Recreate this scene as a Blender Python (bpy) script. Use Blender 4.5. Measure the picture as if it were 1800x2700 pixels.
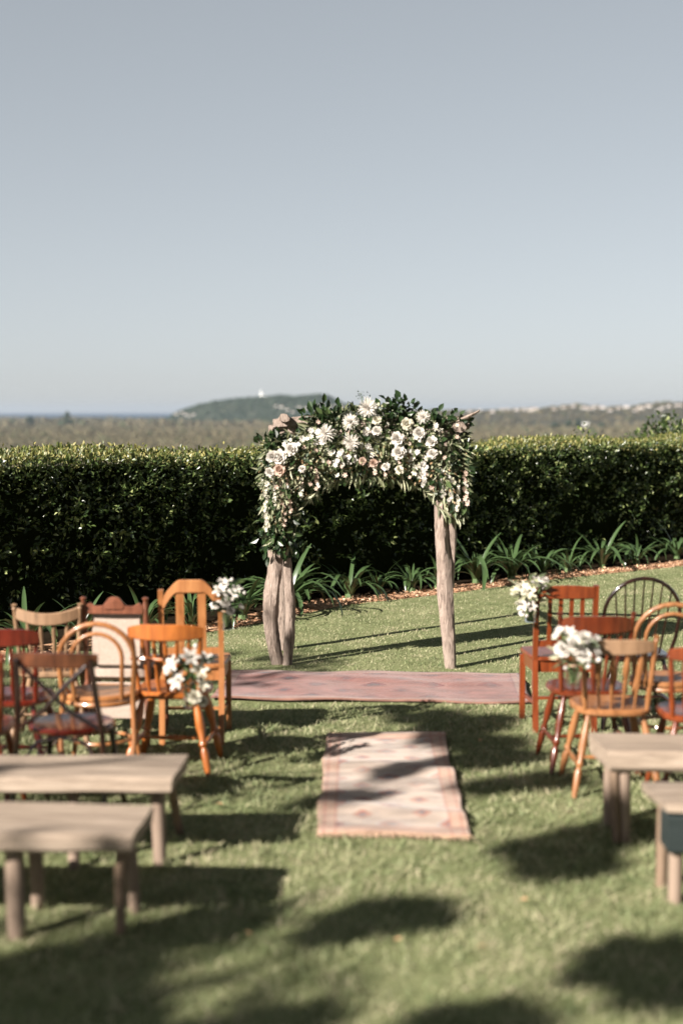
import bpy, math, random
import numpy as np
from mathutils import Vector, Matrix, Quaternion

R = math.radians
random.seed(7)
rng = np.random.default_rng(7)
for o in list(bpy.data.objects):
    bpy.data.objects.remove(o)
scene = bpy.context.scene
col = scene.collection

# ------------------------------------------------------------------ camera
cam_data = bpy.data.cameras.new('camera')
cam = bpy.data.objects.new('camera', cam_data)
col.objects.link(cam)
scene.camera = cam
cam.location = (0, 0, 2.0)
cam.rotation_euler = (R(90 - 4.073), 0, 0)
cam_data.sensor_fit = 'HORIZONTAL'
cam_data.sensor_width = 24
cam_data.lens = 50
cam_data.clip_start = 0.1
cam_data.clip_end = 120000
cam_data.dof.use_dof = True
cam_data.dof.focus_distance = 12.8
cam_data.dof.aperture_fstop = 1.0

# ------------------------------------------------------------------ sky and sun
SUN_EL = 30.0
SUN_AZ = 43.0          # shadows run towards +x, turned this far to +y
to_sun = Vector((-math.cos(R(SUN_AZ)) * math.cos(R(SUN_EL)), -math.sin(R(SUN_AZ)) * math.cos(R(SUN_EL)), math.sin(R(SUN_EL))))
world = bpy.data.worlds.new('World')
scene.world = world
world.use_nodes = True
wn = world.node_tree.nodes
wl = world.node_tree.links
bg = wn['Background']
sky = wn.new('ShaderNodeTexSky')
sky.sky_type = 'NISHITA'
sky.sun_disc = False
sky.sun_elevation = R(SUN_EL)
sky.sun_rotation = math.atan2(to_sun.x, to_sun.y)
sky.altitude = 60
sky.air_density = 0.6
sky.dust_density = 0.5
sky.ozone_density = 1.0
hs = wn.new('ShaderNodeHueSaturation')
hs.inputs['Saturation'].default_value = 0.43
hs.inputs['Hue'].default_value = 0.485
gm = wn.new('ShaderNodeGamma')
gm.inputs['Gamma'].default_value = 0.55
wl.new(sky.outputs[0], gm.inputs['Color'])
wl.new(gm.outputs[0], hs.inputs['Color'])
wl.new(hs.outputs[0], bg.inputs['Color'])
bg.inputs['Strength'].default_value = 0.085

sun_data = bpy.data.lights.new('sun', 'SUN')
sun_data.energy = 5.0
sun_data.angle = R(0.5)
sun_data.color = (1.0, 0.925, 0.845)
sun = bpy.data.objects.new('sun', sun_data)
col.objects.link(sun)
sun.rotation_euler = (-to_sun).to_track_quat('-Z', 'Y').to_euler()

scene.view_settings.view_transform = 'Standard'
scene.view_settings.look = 'None'
scene.view_settings.gamma = 1.0
scene.view_settings.use_curve_mapping = False
scene.view_settings.exposure = 1.5
scene.cycles.use_denoising = True
scene.cycles.max_bounces = 6
scene.cycles.diffuse_bounces = 2
scene.cycles.transparent_max_bounces = 6

# ------------------------------------------------------------------ helpers
def tag(o, label=None, cat=None, group=None, kind=None):
    if label: o['label'] = label
    if cat: o['category'] = cat
    if group: o['group'] = group
    if kind: o['kind'] = kind
    return o

def empty(name, loc, rz=0.0, label=None, cat=None, group=None):
    o = bpy.data.objects.new(name, None)
    col.objects.link(o)
    o.empty_display_size = 0.1
    o.location = loc
    o.rotation_euler = (0, 0, rz)
    return tag(o, label, cat, group)

def link(name, me, parent=None, loc=None, rot=None, scale=None):
    o = bpy.data.objects.new(name, me)
    col.objects.link(o)
    if parent: o.parent = parent
    if loc is not None: o.location = loc
    if rot is not None:
        if isinstance(rot, Quaternion):
            o.rotation_mode = 'QUATERNION'; o.rotation_quaternion = rot
        else:
            o.rotation_euler = rot
    if scale is not None: o.scale = (scale,) * 3 if isinstance(scale, (int, float)) else scale
    return o

def copy_tree(o, parent=None):
    c = o.copy()
    col.objects.link(c)
    c.parent = parent
    for ch in o.children:
        copy_tree(ch, c)
    return c

class MB:
    def __init__(s): s.v = []; s.f = []
    def add(s, vs, fs):
        b = len(s.v); s.v += [tuple(p) for p in vs]; s.f += [tuple(i + b for i in f) for f in fs]; return s
    def box(s, c, d, bev=0.0, rz=0.0):
        hx, hy, hz = d[0] / 2, d[1] / 2, d[2] / 2
        q = Matrix.Rotation(rz, 3, 'Z')
        if bev <= 0:
            vs = [Vector(((-hx, hx)[i & 1], (-hy, hy)[(i >> 1) & 1], (-hz, hz)[(i >> 2) & 1])) for i in range(8)]
            fs = [(0, 2, 3, 1), (4, 5, 7, 6), (0, 1, 5, 4), (2, 6, 7, 3), (0, 4, 6, 2), (1, 3, 7, 5)]
            return s.add([q @ v + Vector(c) for v in vs], fs)
        rings = [(hx - bev, hy - bev, -hz), (hx, hy, -hz + bev), (hx, hy, hz - bev), (hx - bev, hy - bev, hz)]
        vs = []
        for a, b_, z in rings:
            vs += [Vector((-a, -b_, z)), Vector((a, -b_, z)), Vector((a, b_, z)), Vector((-a, b_, z))]
        fs = [(3, 2, 1, 0), (12, 13, 14, 15)]
        for k in range(3):
            for i in range(4):
                j = (i + 1) % 4
                fs.append((k * 4 + i, k * 4 + j, k * 4 + 4 + j, k * 4 + 4 + i))
        return s.add([q @ v + Vector(c) for v in vs], fs)
    def tube(s, pts, rad, seg=8, cap=True, flat=None):
        pts = [Vector(p) for p in pts]
        n = len(pts)
        if isinstance(rad, (int, float)): rad = [rad] * n
        vs = []; fs = []
        t0 = (pts[1] - pts[0]).normalized()
        up = Vector((0, 0, 1)) if abs(t0.z) < 0.9 else Vector((0, 1, 0))
        nrm = t0.cross(up).normalized()
        prev = t0
        for i in range(n):
            t = (pts[min(i + 1, n - 1)] - pts[max(i - 1, 0)]).normalized()
            q = prev.rotation_difference(t)
            nrm = (q @ nrm).normalized(); prev = t
            bn = t.cross(nrm)
            for k in range(seg):
                a = 2 * math.pi * k / seg
                fx = 1.0 if flat is None else flat
                vs.append(pts[i] + rad[i] * (math.cos(a) * nrm * fx + math.sin(a) * bn))
        for i in range(n - 1):
            for k in range(seg):
                k2 = (k + 1) % seg
                fs.append((i * seg + k, i * seg + k2, (i + 1) * seg + k2, (i + 1) * seg + k))
        if cap:
            fs.append(tuple(range(seg - 1, -1, -1)))
            fs.append(tuple((n - 1) * seg + k for k in range(seg)))
        return s.add(vs, fs)
    def turned(s, p0, p1, prof, seg=10):
        p0, p1 = Vector(p0), Vector(p1)
        return s.tube([p0.lerp(p1, t) for t, r in prof], [r for t, r in prof], seg)
    def bar(s, p0, p1, w, d, side=(1, 0, 0)):
        p0, p1 = Vector(p0), Vector(p1)
        t = (p1 - p0).normalized(); sd = Vector(side); sd = (sd - t * sd.dot(t)).normalized(); nn = t.cross(sd)
        vs = []
        for p in (p0, p1):
            for a, b_ in ((-1, -1), (1, -1), (1, 1), (-1, 1)):
                vs.append(p + sd * a * w / 2 + nn * b_ * d / 2)
        return s.add(vs, [(3, 2, 1, 0), (4, 5, 6, 7), (0, 1, 5, 4), (1, 2, 6, 5), (2, 3, 7, 6), (3, 0, 4, 7)])
    def rail(s, path, lo, hi, th):
        """upright curved board: path of (x, y), lower and upper heights, thickness"""
        n = len(path); vs = []; fs = []
        for i in range(n):
            a = Vector(path[max(i - 1, 0)]); b_ = Vector(path[min(i + 1, n - 1)])
            t = (b_ - a).normalized(); nn = Vector((-t.y, t.x))
            p = Vector(path[i])
            l = lo[i] if hasattr(lo, '__len__') else lo
            h = hi[i] if hasattr(hi, '__len__') else hi
            e = th * 0.25
            for off, z in ((-th / 2, l + e), (-th / 2, h - e), (-th / 2 + e, h), (th / 2 - e, h), (th / 2, h - e), (th / 2, l + e), (th / 2 - e, l), (-th / 2 + e, l)):
                q = p + nn * off
                vs.append((q.x, q.y, z))
        for i in range(n - 1):
            for k in range(8):
                k2 = (k + 1) % 8
                fs.append((i * 8 + k, (i + 1) * 8 + k, (i + 1) * 8 + k2, i * 8 + k2))
        fs.append(tuple(range(8))); fs.append(tuple((n - 1) * 8 + k for k in range(7, -1, -1)))
        return s.add(vs, fs)
    def slab(s, outline, z0, z1, bev=0.008, dish=0.0):
        c = Vector((sum(p[0] for p in outline) / len(outline), sum(p[1] for p in outline) / len(outline)))
        n = len(outline); vs = []; fs = []
        def ring(k, z):
            for p in outline:
                d = Vector(p) - c
                q = c + d * (1 - k / max(d.length, 1e-5))
                vs.append((q.x, q.y, z))
        ring(bev * 1.5, z0); ring(0, z0 + bev); ring(0, z1 - bev); ring(bev * 1.2, z1); ring(bev * 6, z1 - dish * 0.5); ring(bev * 12, z1 - dish)
        for k in range(5):
            for i in range(n):
                j = (i + 1) % n
                fs.append((k * n + i, k * n + j, (k + 1) * n + j, (k + 1) * n + i))
        fs.append(tuple(range(n - 1, -1, -1))); fs.append(tuple(5 * n + i for i in range(n)))
        return s.add(vs, fs)
    def mesh(s, name, mat, sharp=0.7):
        me = bpy.data.meshes.new(name)
        me.from_pydata(s.v, [], s.f)
        me.polygons.foreach_set('use_smooth', [True] * len(me.polygons))
        if mat: me.materials.append(mat)
        try: me.set_sharp_from_angle(angle=sharp)
        except Exception: pass
        me.update()
        return me
    def build(s, name, mat, parent=None, sharp=0.7):
        return link(name, s.mesh(name, mat, sharp), parent)

def np_mesh(name, V, F, mat, smooth=False):
    """V (n,3) array, F (m,k) array of equal-sized faces"""
    me = bpy.data.meshes.new(name)
    V = np.asarray(V, np.float32); F = np.asarray(F, np.int32)
    m, k = F.shape
    me.vertices.add(len(V)); me.vertices.foreach_set('co', V.ravel())
    me.loops.add(m * k); me.loops.foreach_set('vertex_index', F.ravel())
    me.polygons.add(m)
    me.polygons.foreach_set('loop_start', np.arange(0, m * k, k, dtype=np.int32))
    me.polygons.foreach_set('loop_total', np.full(m, k, np.int32))
    me.polygons.foreach_set('use_smooth', np.full(m, smooth, bool))
    me.materials.append(mat)
    me.update(calc_edges=True); me.validate()
    return me

def unit(a): return a / np.maximum(np.linalg.norm(a, axis=1, keepdims=True), 1e-9)

def leaf_mesh(name, P, D, N, L, W, mat, fold=0.35, droop=0.1, pos=0.45):
    """folded pointed leaves: base P, direction D, face normal N, length L, half width W"""
    P = np.asarray(P, float); D = unit(np.asarray(D, float)); N = np.asarray(N, float)
    S = unit(np.cross(D, N)); N = np.cross(S, D)
    L = np.asarray(L).reshape(-1, 1); W = np.asarray(W).reshape(-1, 1)
    n = len(P)
    V = np.empty((n, 6, 3))
    V[:, 0] = P
    mid = P + D * L * pos
    V[:, 1] = mid + S * W + N * W * fold
    V[:, 2] = mid - S * W + N * W * fold
    V[:, 3] = P + D * L - N * L * droop
    V[:, 4] = P + D * L * (pos + .28) + S * W * .75 + N * (W * fold * .6 - L * droop * .4)
    V[:, 5] = P + D * L * (pos + .28) - S * W * .75 + N * (W * fold * .6 - L * droop * .4)
    b = (np.arange(n) * 6).reshape(-1, 1)
    F = np.concatenate([b + np.array([[0, 1, 4, 3]]), b + np.array([[0, 3, 5, 2]])])
    return np_mesh(name, V.reshape(-1, 3), F, mat)

def rand_dirs(n):
    return unit(rng.normal(size=(n, 3)))

# ------------------------------------------------------------------ materials
def new_mat(name):
    m = bpy.data.materials.new(name); m.use_nodes = True
    nt = m.node_tree
    return m, nt.nodes, nt.links, nt.nodes['Principled BSDF']

def ramp(nodes, stops):
    r = nodes.new('ShaderNodeValToRGB')
    e = r.color_ramp.elements
    while len(e) < len(stops): e.new(0.5)
    for k, (p, c) in enumerate(stops):
        e[k].position = p; e[k].color = (*c, 1)
    return r

def mat_noise(name, stops, scale=(4, 4, 4), rough=0.8, detail=6, bump=0.0, bscale=None, coat=0.0, spec=0.5, dist=0.0):
    m, n, l, b = new_mat(name)
    tc = n.new('ShaderNodeTexCoord'); mp = n.new('ShaderNodeMapping'); nz = n.new('ShaderNodeTexNoise')
    mp.inputs['Scale'].default_value = scale
    l.new(tc.outputs['Object'], mp.inputs['Vector']); l.new(mp.outputs[0], nz.inputs['Vector'])
    nz.inputs['Scale'].default_value = 1.0; nz.inputs['Detail'].default_value = detail; nz.inputs['Roughness'].default_value = 0.65
    nz.inputs['Distortion'].default_value = dist
    r = ramp(n, stops)
    l.new(nz.outputs['Fac'], r.inputs[0]); l.new(r.outputs[0], b.inputs['Base Color'])
    b.inputs['Roughness'].default_value = rough
    b.inputs['Specular IOR Level'].default_value = spec
    if coat:
        b.inputs['Coat Weight'].default_value = coat; b.inputs['Coat Roughness'].default_value = 0.12
    if bump:
        bp = n.new('ShaderNodeBump'); bp.inputs['Strength'].default_value = bump; bp.inputs['Distance'].default_value = 0.01
        l.new(nz.outputs['Fac'], bp.inputs['Height']); l.new(bp.outputs[0], b.inputs['Normal'])
    return m

def mat_leaf(name, stops, rough=0.4, trans=0.25, spec=0.5):
    """colour varies leaf by leaf"""
    m, n, l, b = new_mat(name)
    g = n.new('ShaderNodeNewGeometry')
    r = ramp(n, stops)
    l.new(g.outputs['Random Per Island'], r.inputs[0]); l.new(r.outputs[0], b.inputs['Base Color'])
    b.inputs['Roughness'].default_value = rough; b.inputs['Specular IOR Level'].default_value = spec
    if trans:
        t = n.new('ShaderNodeBsdfTranslucent'); mx = n.new('ShaderNodeMixShader'); mx.inputs[0].default_value = trans
        l.new(r.outputs[0], t.inputs['Color'])
        l.new(b.outputs[0], mx.inputs[1]); l.new(t.outputs[0], mx.inputs[2])
        l.new(mx.outputs[0], n['Material Output'].inputs['Surface'])
    return m

def wood(name, a, b_, rough=0.40, coat=0.35):
    return mat_noise(name, [(0.28, tuple(v * .55 for v in a)), (0.42, a), (0.72, b_)], scale=(26, 26, 3.2), rough=rough, coat=coat, bump=0.08, dist=0.6)

M = {}
M['honey'] = wood('honey_wood', (.27, .105, .034), (.40, .18, .066))
M['orange'] = wood('orange_wood', (.28, .078, .012), (.42, .13, .022))
M['pale'] = wood('pale_wood', (.20, .082, .028), (.31, .14, .054), rough=.42, coat=.2)
M['weathered'] = wood('weathered_wood', (.19, .11, .058), (.29, .175, .098), rough=.6, coat=0)
M['redbrown'] = wood('red_brown_wood', (.12, .024, .007), (.21, .046, .012), rough=.28)
M['russet'] = wood('russet_wood', (.07, .014, .005), (.14, .028, .008), rough=.25)
M['walnut'] = wood('walnut', (.06, .018, .008), (.13, .042, .018), rough=.25, coat=.6)
M['dark'] = wood('dark_wood', (.010, .004, .003), (.030, .010, .006), rough=.22, coat=.7)
M['darkred'] = wood('dark_red_wood', (.07, .008, .004), (.13, .016, .007), rough=.22, coat=.7)
M['mahogany'] = wood('mahogany', (.12, .04, .02), (.22, .08, .042), rough=.35)
M['black'] = wood('black_wood', (.018, .012, .009), (.045, .028, .02), rough=.3)
M['cream'] = mat_noise('cream_fabric', [(.3, (.32, .245, .195)), (.7, (.40, .315, .26))], scale=(60, 60, 60), rough=.9, bump=.15)
M['bench'] = mat_noise('weathered_slab', [(.28, (0.1008, 0.07194, 0.051)), (.40, (0.2072, 0.158, 0.1173)), (.55, (0.2856, 0.2235, 0.1683)), (.75, (0.3808, 0.3052, 0.2397))], scale=(2.6, 24, 24), rough=.85, bump=.6, dist=1.0)
M['bench_leg'] = mat_noise('bench_leg_wood', [(.25, (0.1386, 0.0963, 0.0675)), (.75, (0.2673, 0.1974, 0.1485))], scale=(20, 20, 3), rough=.8, bump=.25)
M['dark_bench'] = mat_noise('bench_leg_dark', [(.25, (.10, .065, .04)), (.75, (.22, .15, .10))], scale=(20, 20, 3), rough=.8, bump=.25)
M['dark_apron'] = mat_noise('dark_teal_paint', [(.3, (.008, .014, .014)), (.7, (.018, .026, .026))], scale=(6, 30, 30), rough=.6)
M['drift'] = mat_noise('driftwood', [(.32, (.045, .032, .026)), (.43, (.18, .135, .108)), (.58, (.27, .212, .175)), (.78, (.36, .295, .25))], scale=(30, 30, 5.5), rough=.85, bump=1.0, dist=1.8)
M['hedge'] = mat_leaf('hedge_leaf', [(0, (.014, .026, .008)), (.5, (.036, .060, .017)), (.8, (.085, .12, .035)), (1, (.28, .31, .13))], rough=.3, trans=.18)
M['hedge_top'] = mat_leaf('hedge_new_leaf', [(0, (.045, .068, .016)), (.5, (.12, .14, .036)), (1, (.34, .30, .11))], rough=.42, trans=.3)  # lighter, yellower leaf colours for the clipped top
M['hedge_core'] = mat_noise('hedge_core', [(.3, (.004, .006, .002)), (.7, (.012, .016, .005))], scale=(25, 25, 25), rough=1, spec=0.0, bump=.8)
M['twig'] = mat_noise('twig', [(.3, (.06, .04, .025)), (.7, (.12, .085, .055))], rough=.9)
M['strap'] = mat_leaf('strap_leaf', [(0, (0.01688, 0.0375, 0.01313)), (.6, (0.05156, 0.08902, 0.03281)), (1, (0.1594, 0.2063, 0.09848))], rough=.3, trans=.15)
M['sage'] = mat_leaf('sage_leaf', [(0, (0.0385, 0.055, 0.022)), (.45, (0.165, 0.187, 0.0935)), (1, (0.462, 0.451, 0.308))], rough=.55, trans=.2)
M['green'] = mat_leaf('green_leaf', [(0, (.008, .018, .006)), (.6, (.022, .046, .014)), (1, (.07, .10, .035))], rough=.35, trans=.15)
M['dry'] = mat_leaf('dry_leaf', [(0, (.18, .11, .05)), (.5, (.38, .25, .13)), (1, (.55, .42, .26))], rough=.7, trans=.25)
M['white_petal'] = mat_leaf('white_petal', [(0, (.50, .455, .40)), (.5, (.60, .56, .505)), (1, (.70, .67, .62))], rough=.6, trans=.3)
M['blush_petal'] = mat_leaf('blush_petal', [(0, (.44, .29, .215)), (1, (.58, .44, .36))], rough=.6, trans=.3)
M['cream_petal'] = mat_leaf('cream_petal', [(0, (0.5635, 0.5152, 0.3864)), (1, (0.6601, 0.6279, 0.5313))], rough=.6, trans=.25)
M['yolk'] = mat_noise('flower_centre', [(.3, (.42, .33, .10)), (.7, (.55, .46, .18))], scale=(200, 200, 200), rough=.9)
M['stem'] = mat_noise('green_stem', [(.3, (.05, .09, .03)), (.7, (.10, .15, .05))], rough=.6)
M['crown_far'] = mat_leaf('bush_crown', [(0, (0.03286, 0.03047, 0.01736)), (.45, (0.07768, 0.06736, 0.04195)), (.8, (0.1166, 0.09944, 0.06076)), (1, (0.03885, 0.05453, 0.02605))], rough=.95, trans=0, spec=.1)
M['crown_mid'] = mat_leaf('tree_crown_leaf', [(0, (.012, .022, .008)), (1, (.045, .060, .022))], rough=.6, trans=0.0)
M['crown_green'] = mat_leaf('far_green_crown', [(0, (0.0125, 0.0225, 0.015)), (1, (0.035, 0.05, 0.03))], rough=.9, trans=0, spec=.1)
M['bark'] = mat_noise('bark', [(.3, (.07, .05, .035)), (.7, (.16, .12, .09))], scale=(8, 8, 2), rough=.9, bump=.4)
M['soil_slope'] = mat_noise('slope_scrub', [(.3, (.05, .048, .028)), (.7, (.12, .10, .062))], scale=(.02, .02, .02), rough=1, spec=.1)
M['hill'] = mat_noise('headland_scrub', [(.3, (0.0208, 0.0312, 0.0234)), (.55, (0.039, 0.0494, 0.0338)), (.75, (0.0715, 0.0728, 0.052))], scale=(.012, .012, .03), rough=1, spec=.1)
M['ridge'] = mat_noise('ridge_scrub', [(.3, (0.0286, 0.0325, 0.0221)), (.6, (0.0585, 0.0546, 0.039)), (.8, (0.0845, 0.0728, 0.0546))], scale=(.012, .012, .03), rough=1, spec=.1)
M['house'] = mat_noise('house_wall', [(.3, (0.3405, 0.3198, 0.294)), (.7, (0.4024, 0.3869, 0.3611))], scale=(.3, .3, .3), rough=.8)
M['roof'] = mat_noise('house_roof', [(.3, (0.2976, 0.2306, 0.2009)), (.7, (0.4315, 0.3646, 0.3274))], scale=(.3, .3, .3), rough=.8)
M['white'] = mat_noise('white_paint', [(.3, (.76, .76, .74)), (.7, (.82, .82, .80))], rough=.6)
M['lantern'] = mat_noise('lantern_glass', [(.3, (.10, .12, .13)), (.7, (.2, .22, .23))], rough=.15)

def glass_mat():
    m, n, l, b = new_mat('jar_glass')
    b.inputs['Base Color'].default_value = (.93, .97, .95, 1); b.inputs['Roughness'].default_value = .03
    b.inputs['Transmission Weight'].default_value = 1.0; b.inputs['IOR'].default_value = 1.2
    return m
M['glass'] = glass_mat()

def grass_blade_mat():
    m, n, l, b = new_mat('grass_blade')
    g = n.new('ShaderNodeNewGeometry'); tc = n.new('ShaderNodeTexCoord')
    n1 = n.new('ShaderNodeTexNoise'); n1.inputs['Scale'].default_value = 5.5; n1.inputs['Detail'].default_value = 5; n1.inputs['Roughness'].default_value = .7
    l.new(tc.outputs['Object'], n1.inputs['Vector'])
    n0 = n.new('ShaderNodeTexNoise'); n0.inputs['Scale'].default_value = 1.1; n0.inputs['Detail'].default_value = 3; l.new(tc.outputs['Object'], n0.inputs['Vector'])
    mx = n.new('ShaderNodeMath'); mx.operation = 'MULTIPLY_ADD'
    l.new(g.outputs['Random Per Island'], mx.inputs[0]); mx.inputs[1].default_value = .55
    sb = n.new('ShaderNodeMath'); sb.operation = 'MULTIPLY_ADD'; sb.inputs[1].default_value = 2.0; sb.inputs[2].default_value = -.74
    l.new(n1.outputs['Fac'], sb.inputs[0])
    s0 = n.new('ShaderNodeMath'); s0.operation = 'MULTIPLY_ADD'; s0.inputs[1].default_value = .9; s0.inputs[2].default_value = -.43; l.new(n0.outputs['Fac'], s0.inputs[0])
    s1 = n.new('ShaderNodeMath'); s1.operation = 'ADD'; l.new(sb.outputs[0], s1.inputs[0]); l.new(s0.outputs[0], s1.inputs[1]); l.new(s1.outputs[0], mx.inputs[2])
    r = ramp(n, [(0, (.075, .105, .040)), (.32, (.172, .208, .094)), (.62, (.305, .312, .172)), (1, (.46, .40, .275))])
    l.new(mx.outputs[0], r.inputs[0]); l.new(r.outputs[0], b.inputs['Base Color'])
    b.inputs['Roughness'].default_value = .6; b.inputs['Specular IOR Level'].default_value = .3
    t = n.new('ShaderNodeBsdfTranslucent'); ms = n.new('ShaderNodeMixShader'); ms.inputs[0].default_value = .25
    l.new(r.outputs[0], t.inputs['Color']); l.new(b.outputs[0], ms.inputs[1]); l.new(t.outputs[0], ms.inputs[2])
    l.new(ms.outputs[0], n['Material Output'].inputs['Surface'])
    return m
M['blade'] = grass_blade_mat()

def lawn_mat():
    m, n, l, b = new_mat('lawn')
    tc = n.new('ShaderNodeTexCoord')
    n1 = n.new('ShaderNodeTexNoise'); n1.inputs['Scale'].default_value = 2.0; n1.inputs['Detail'].default_value = 5
    n2 = n.new('ShaderNodeTexNoise'); n2.inputs['Scale'].default_value = 55; n2.inputs['Detail'].default_value = 5
    for q in (n1, n2): l.new(tc.outputs['Object'], q.inputs['Vector'])
    mx = n.new('ShaderNodeMath'); mx.operation = 'ADD'
    h1 = n.new('ShaderNodeMath'); h1.operation = 'MULTIPLY'; h1.inputs[1].default_value = .5
    h2 = n.new('ShaderNodeMath'); h2.operation = 'MULTIPLY'; h2.inputs[1].default_value = .5
    l.new(n1.outputs['Fac'], h1.inputs[0]); l.new(n2.outputs['Fac'], h2.inputs[0]); l.new(h1.outputs[0], mx.inputs[0]); l.new(h2.outputs[0], mx.inputs[1])
    r = ramp(n, [(.3, (.080, .100, .040)), (.5, (.155, .172, .080)), (.7, (.25, .24, .135))])
    l.new(mx.outputs[0], r.inputs[0]); l.new(r.outputs[0], b.inputs['Base Color'])
    b.inputs['Roughness'].default_value = .95; b.inputs['Specular IOR Level'].default_value = .1
    bp = n.new('ShaderNodeBump'); bp.inputs['Strength'].default_value = .6; bp.inputs['Distance'].default_value = .02
    l.new(n2.outputs['Fac'], bp.inputs['Height']); l.new(bp.outputs[0], b.inputs['Normal'])
    return m
M['lawn'] = lawn_mat()
M['mulch'] = mat_noise('bark_mulch', [(.3, (0.22, 0.11, 0.055)), (.5, (0.44, 0.242, 0.132)), (.7, (0.572, 0.363, 0.22))], scale=(40, 40, 40), rough=.95, bump=.6)
M['soil'] = mat_noise('dark_soil', [(.3, (.012, .009, .006)), (.7, (.026, .019, .012))], scale=(30, 30, 30), rough=1, bump=.8, spec=0.0)
M['chip'] = mat_leaf('wood_chip', [(0, (0.242, 0.121, 0.066)), (.5, (0.484, 0.286, 0.165)), (1, (0.638, 0.44, 0.297))], rough=.9, trans=0)
M['fallen'] = mat_leaf('fallen_leaf', [(0, (.35, .17, .06)), (1, (.50, .34, .20))], rough=.7, trans=.2)

def sea_mat():
    m, n, l, b = new_mat('sea_water')
    b.inputs['Base Color'].default_value = (.028, .055, .095, 1)
    b.inputs['Roughness'].default_value = .8; b.inputs['Specular IOR Level'].default_value = .05
    return m
M['sea'] = sea_mat()

def rug_mat(name, field, motif, accent, dark, border, hx, hy, cell, seed):
    """woven carpet: border bands along the edges, repeating stepped diamonds, abrash streaks"""
    m, n, l, b = new_mat(name)
    tc = n.new('ShaderNodeTexCoord'); sp = n.new('ShaderNodeSeparateXYZ'); l.new(tc.outputs['Object'], sp.inputs[0])
    def math_(op, a, bb=None, c=None):
        q = n.new('ShaderNodeMath'); q.operation = op
        for i, x in enumerate((a, bb, c)):
            if x is None: continue
            if isinstance(x, (int, float)): q.inputs[i].default_value = x
            else: l.new(x, q.inputs[i])
        return q.outputs[0]
    def mixc(f, a, bb):
        q = n.new('ShaderNodeMix'); q.data_type = 'RGBA'
        if isinstance(f, (int, float)): q.inputs[0].default_value = f
        else: l.new(f, q.inputs[0])
        for i, x in ((6, a), (7, bb)):
            if isinstance(x, tuple): q.inputs[i].default_value = (*x, 1)
            else: l.new(x, q.inputs[i])
        return q.outputs[2]
    X, Y = sp.outputs[0], sp.outputs[1]
    def tri(v, p): return math_('PINGPONG', v, p)
    sx = math_('SNAP', tri(X, cell), cell / 9); sy = math_('SNAP', tri(Y, cell), cell / 9)
    dia = math_('ADD', sx, sy)
    d1 = math_('LESS_THAN', dia, cell * .55); d2 = math_('LESS_THAN', dia, cell * .34); d3 = math_('LESS_THAN', dia, cell * .15)
    d4 = math_('GREATER_THAN', dia, cell * 1.55); d5 = math_('GREATER_THAN', dia, cell * 1.75)
    nz = n.new('ShaderNodeTexNoise'); nz.inputs['Scale'].default_value = 1.0; nz.inputs['Detail'].default_value = 6
    mp = n.new('ShaderNodeMapping'); mp.inputs['Scale'].default_value = (5, 14, 5); mp.inputs['Location'].default_value = (seed, seed * 2, 0)
    l.new(tc.outputs['Object'], mp.inputs[0]); l.new(mp.outputs[0], nz.inputs['Vector'])
    c = mixc(d1, field, motif); c = mixc(d2, c, accent); c = mixc(d3, c, dark); c = mixc(d4, c, accent); c = mixc(d5, c, dark)
    nb = n.new('ShaderNodeTexNoise'); nb.inputs['Scale'].default_value = 4.5; nb.inputs['Detail'].default_value = 4
    l.new(tc.outputs['Object'], nb.inputs['Vector'])
    blot = ramp(n, [(.36, (0, 0, 0)), (.60, (1, 1, 1))]); l.new(nb.outputs['Fac'], blot.inputs[0])
    c = mixc(math_('MULTIPLY', blot.outputs[0], .75), c, field)
    nb2 = n.new('ShaderNodeTexNoise'); nb2.inputs['Scale'].default_value = 7.5; nb2.inputs['Detail'].default_value = 5
    l.new(mp.outputs[0], nb2.inputs['Vector']); nb2.inputs['Scale'].default_value = 1.4
    bl2 = ramp(n, [(.54, (0, 0, 0)), (.66, (1, 1, 1))]); l.new(nb2.outputs['Fac'], bl2.inputs[0])
    c = mixc(math_('MULTIPLY', bl2.outputs[0], .28), c, dark)
    ax = math_('ABSOLUTE', X); ay = math_('ABSOLUTE', Y)
    bx = math_('GREATER_THAN', ax, hx - .085); by = math_('GREATER_THAN', ay, hy - .11)
    be = math_('MAXIMUM', bx, by)
    c = mixc(be, c, border)
    l1 = math_('COMPARE', ax, hx - .085, .008); l2 = math_('COMPARE', ay, hy - .11, .012); l3 = math_('COMPARE', ax, hx - .03, .008)
    c = mixc(math_('MULTIPLY', math_('MAXIMUM', math_('MAXIMUM', l1, l2), l3), .45), c, accent)
    fade = ramp(n, [(.35, (.70, .70, .70)), (.65, (1.12, 1.12, 1.12))]); l.new(nz.outputs['Fac'], fade.inputs[0])
    q = n.new('ShaderNodeMix'); q.data_type = 'RGBA'; q.blend_type = 'MULTIPLY'; q.inputs[0].default_value = 1
    l.new(c, q.inputs[6]); l.new(fade.outputs[0], q.inputs[7]); l.new(q.outputs[2], b.inputs['Base Color'])
    b.inputs['Roughness'].default_value = .95; b.inputs['Specular IOR Level'].default_value = .1
    b.inputs['Sheen Weight'].default_value = .15
    wv = n.new('ShaderNodeTexWave'); wv.inputs['Scale'].default_value = 60; wv.bands_direction = 'Y'
    l.new(tc.outputs['Object'], wv.inputs['Vector'])
    bp = n.new('ShaderNodeBump'); bp.inputs['Strength'].default_value = .3; bp.inputs['Distance'].default_value = .004
    l.new(wv.outputs['Fac'], bp.inputs['Height']); l.new(bp.outputs[0], b.inputs['Normal'])
    return m
M['rug'] = rug_mat('rose_rug', (.18, .066, .052), (.21, .10, .08), (.095, .016, .018), (.026, .024, .034), (.20, .105, .08), 1.1, .55, .21, 3)
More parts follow.
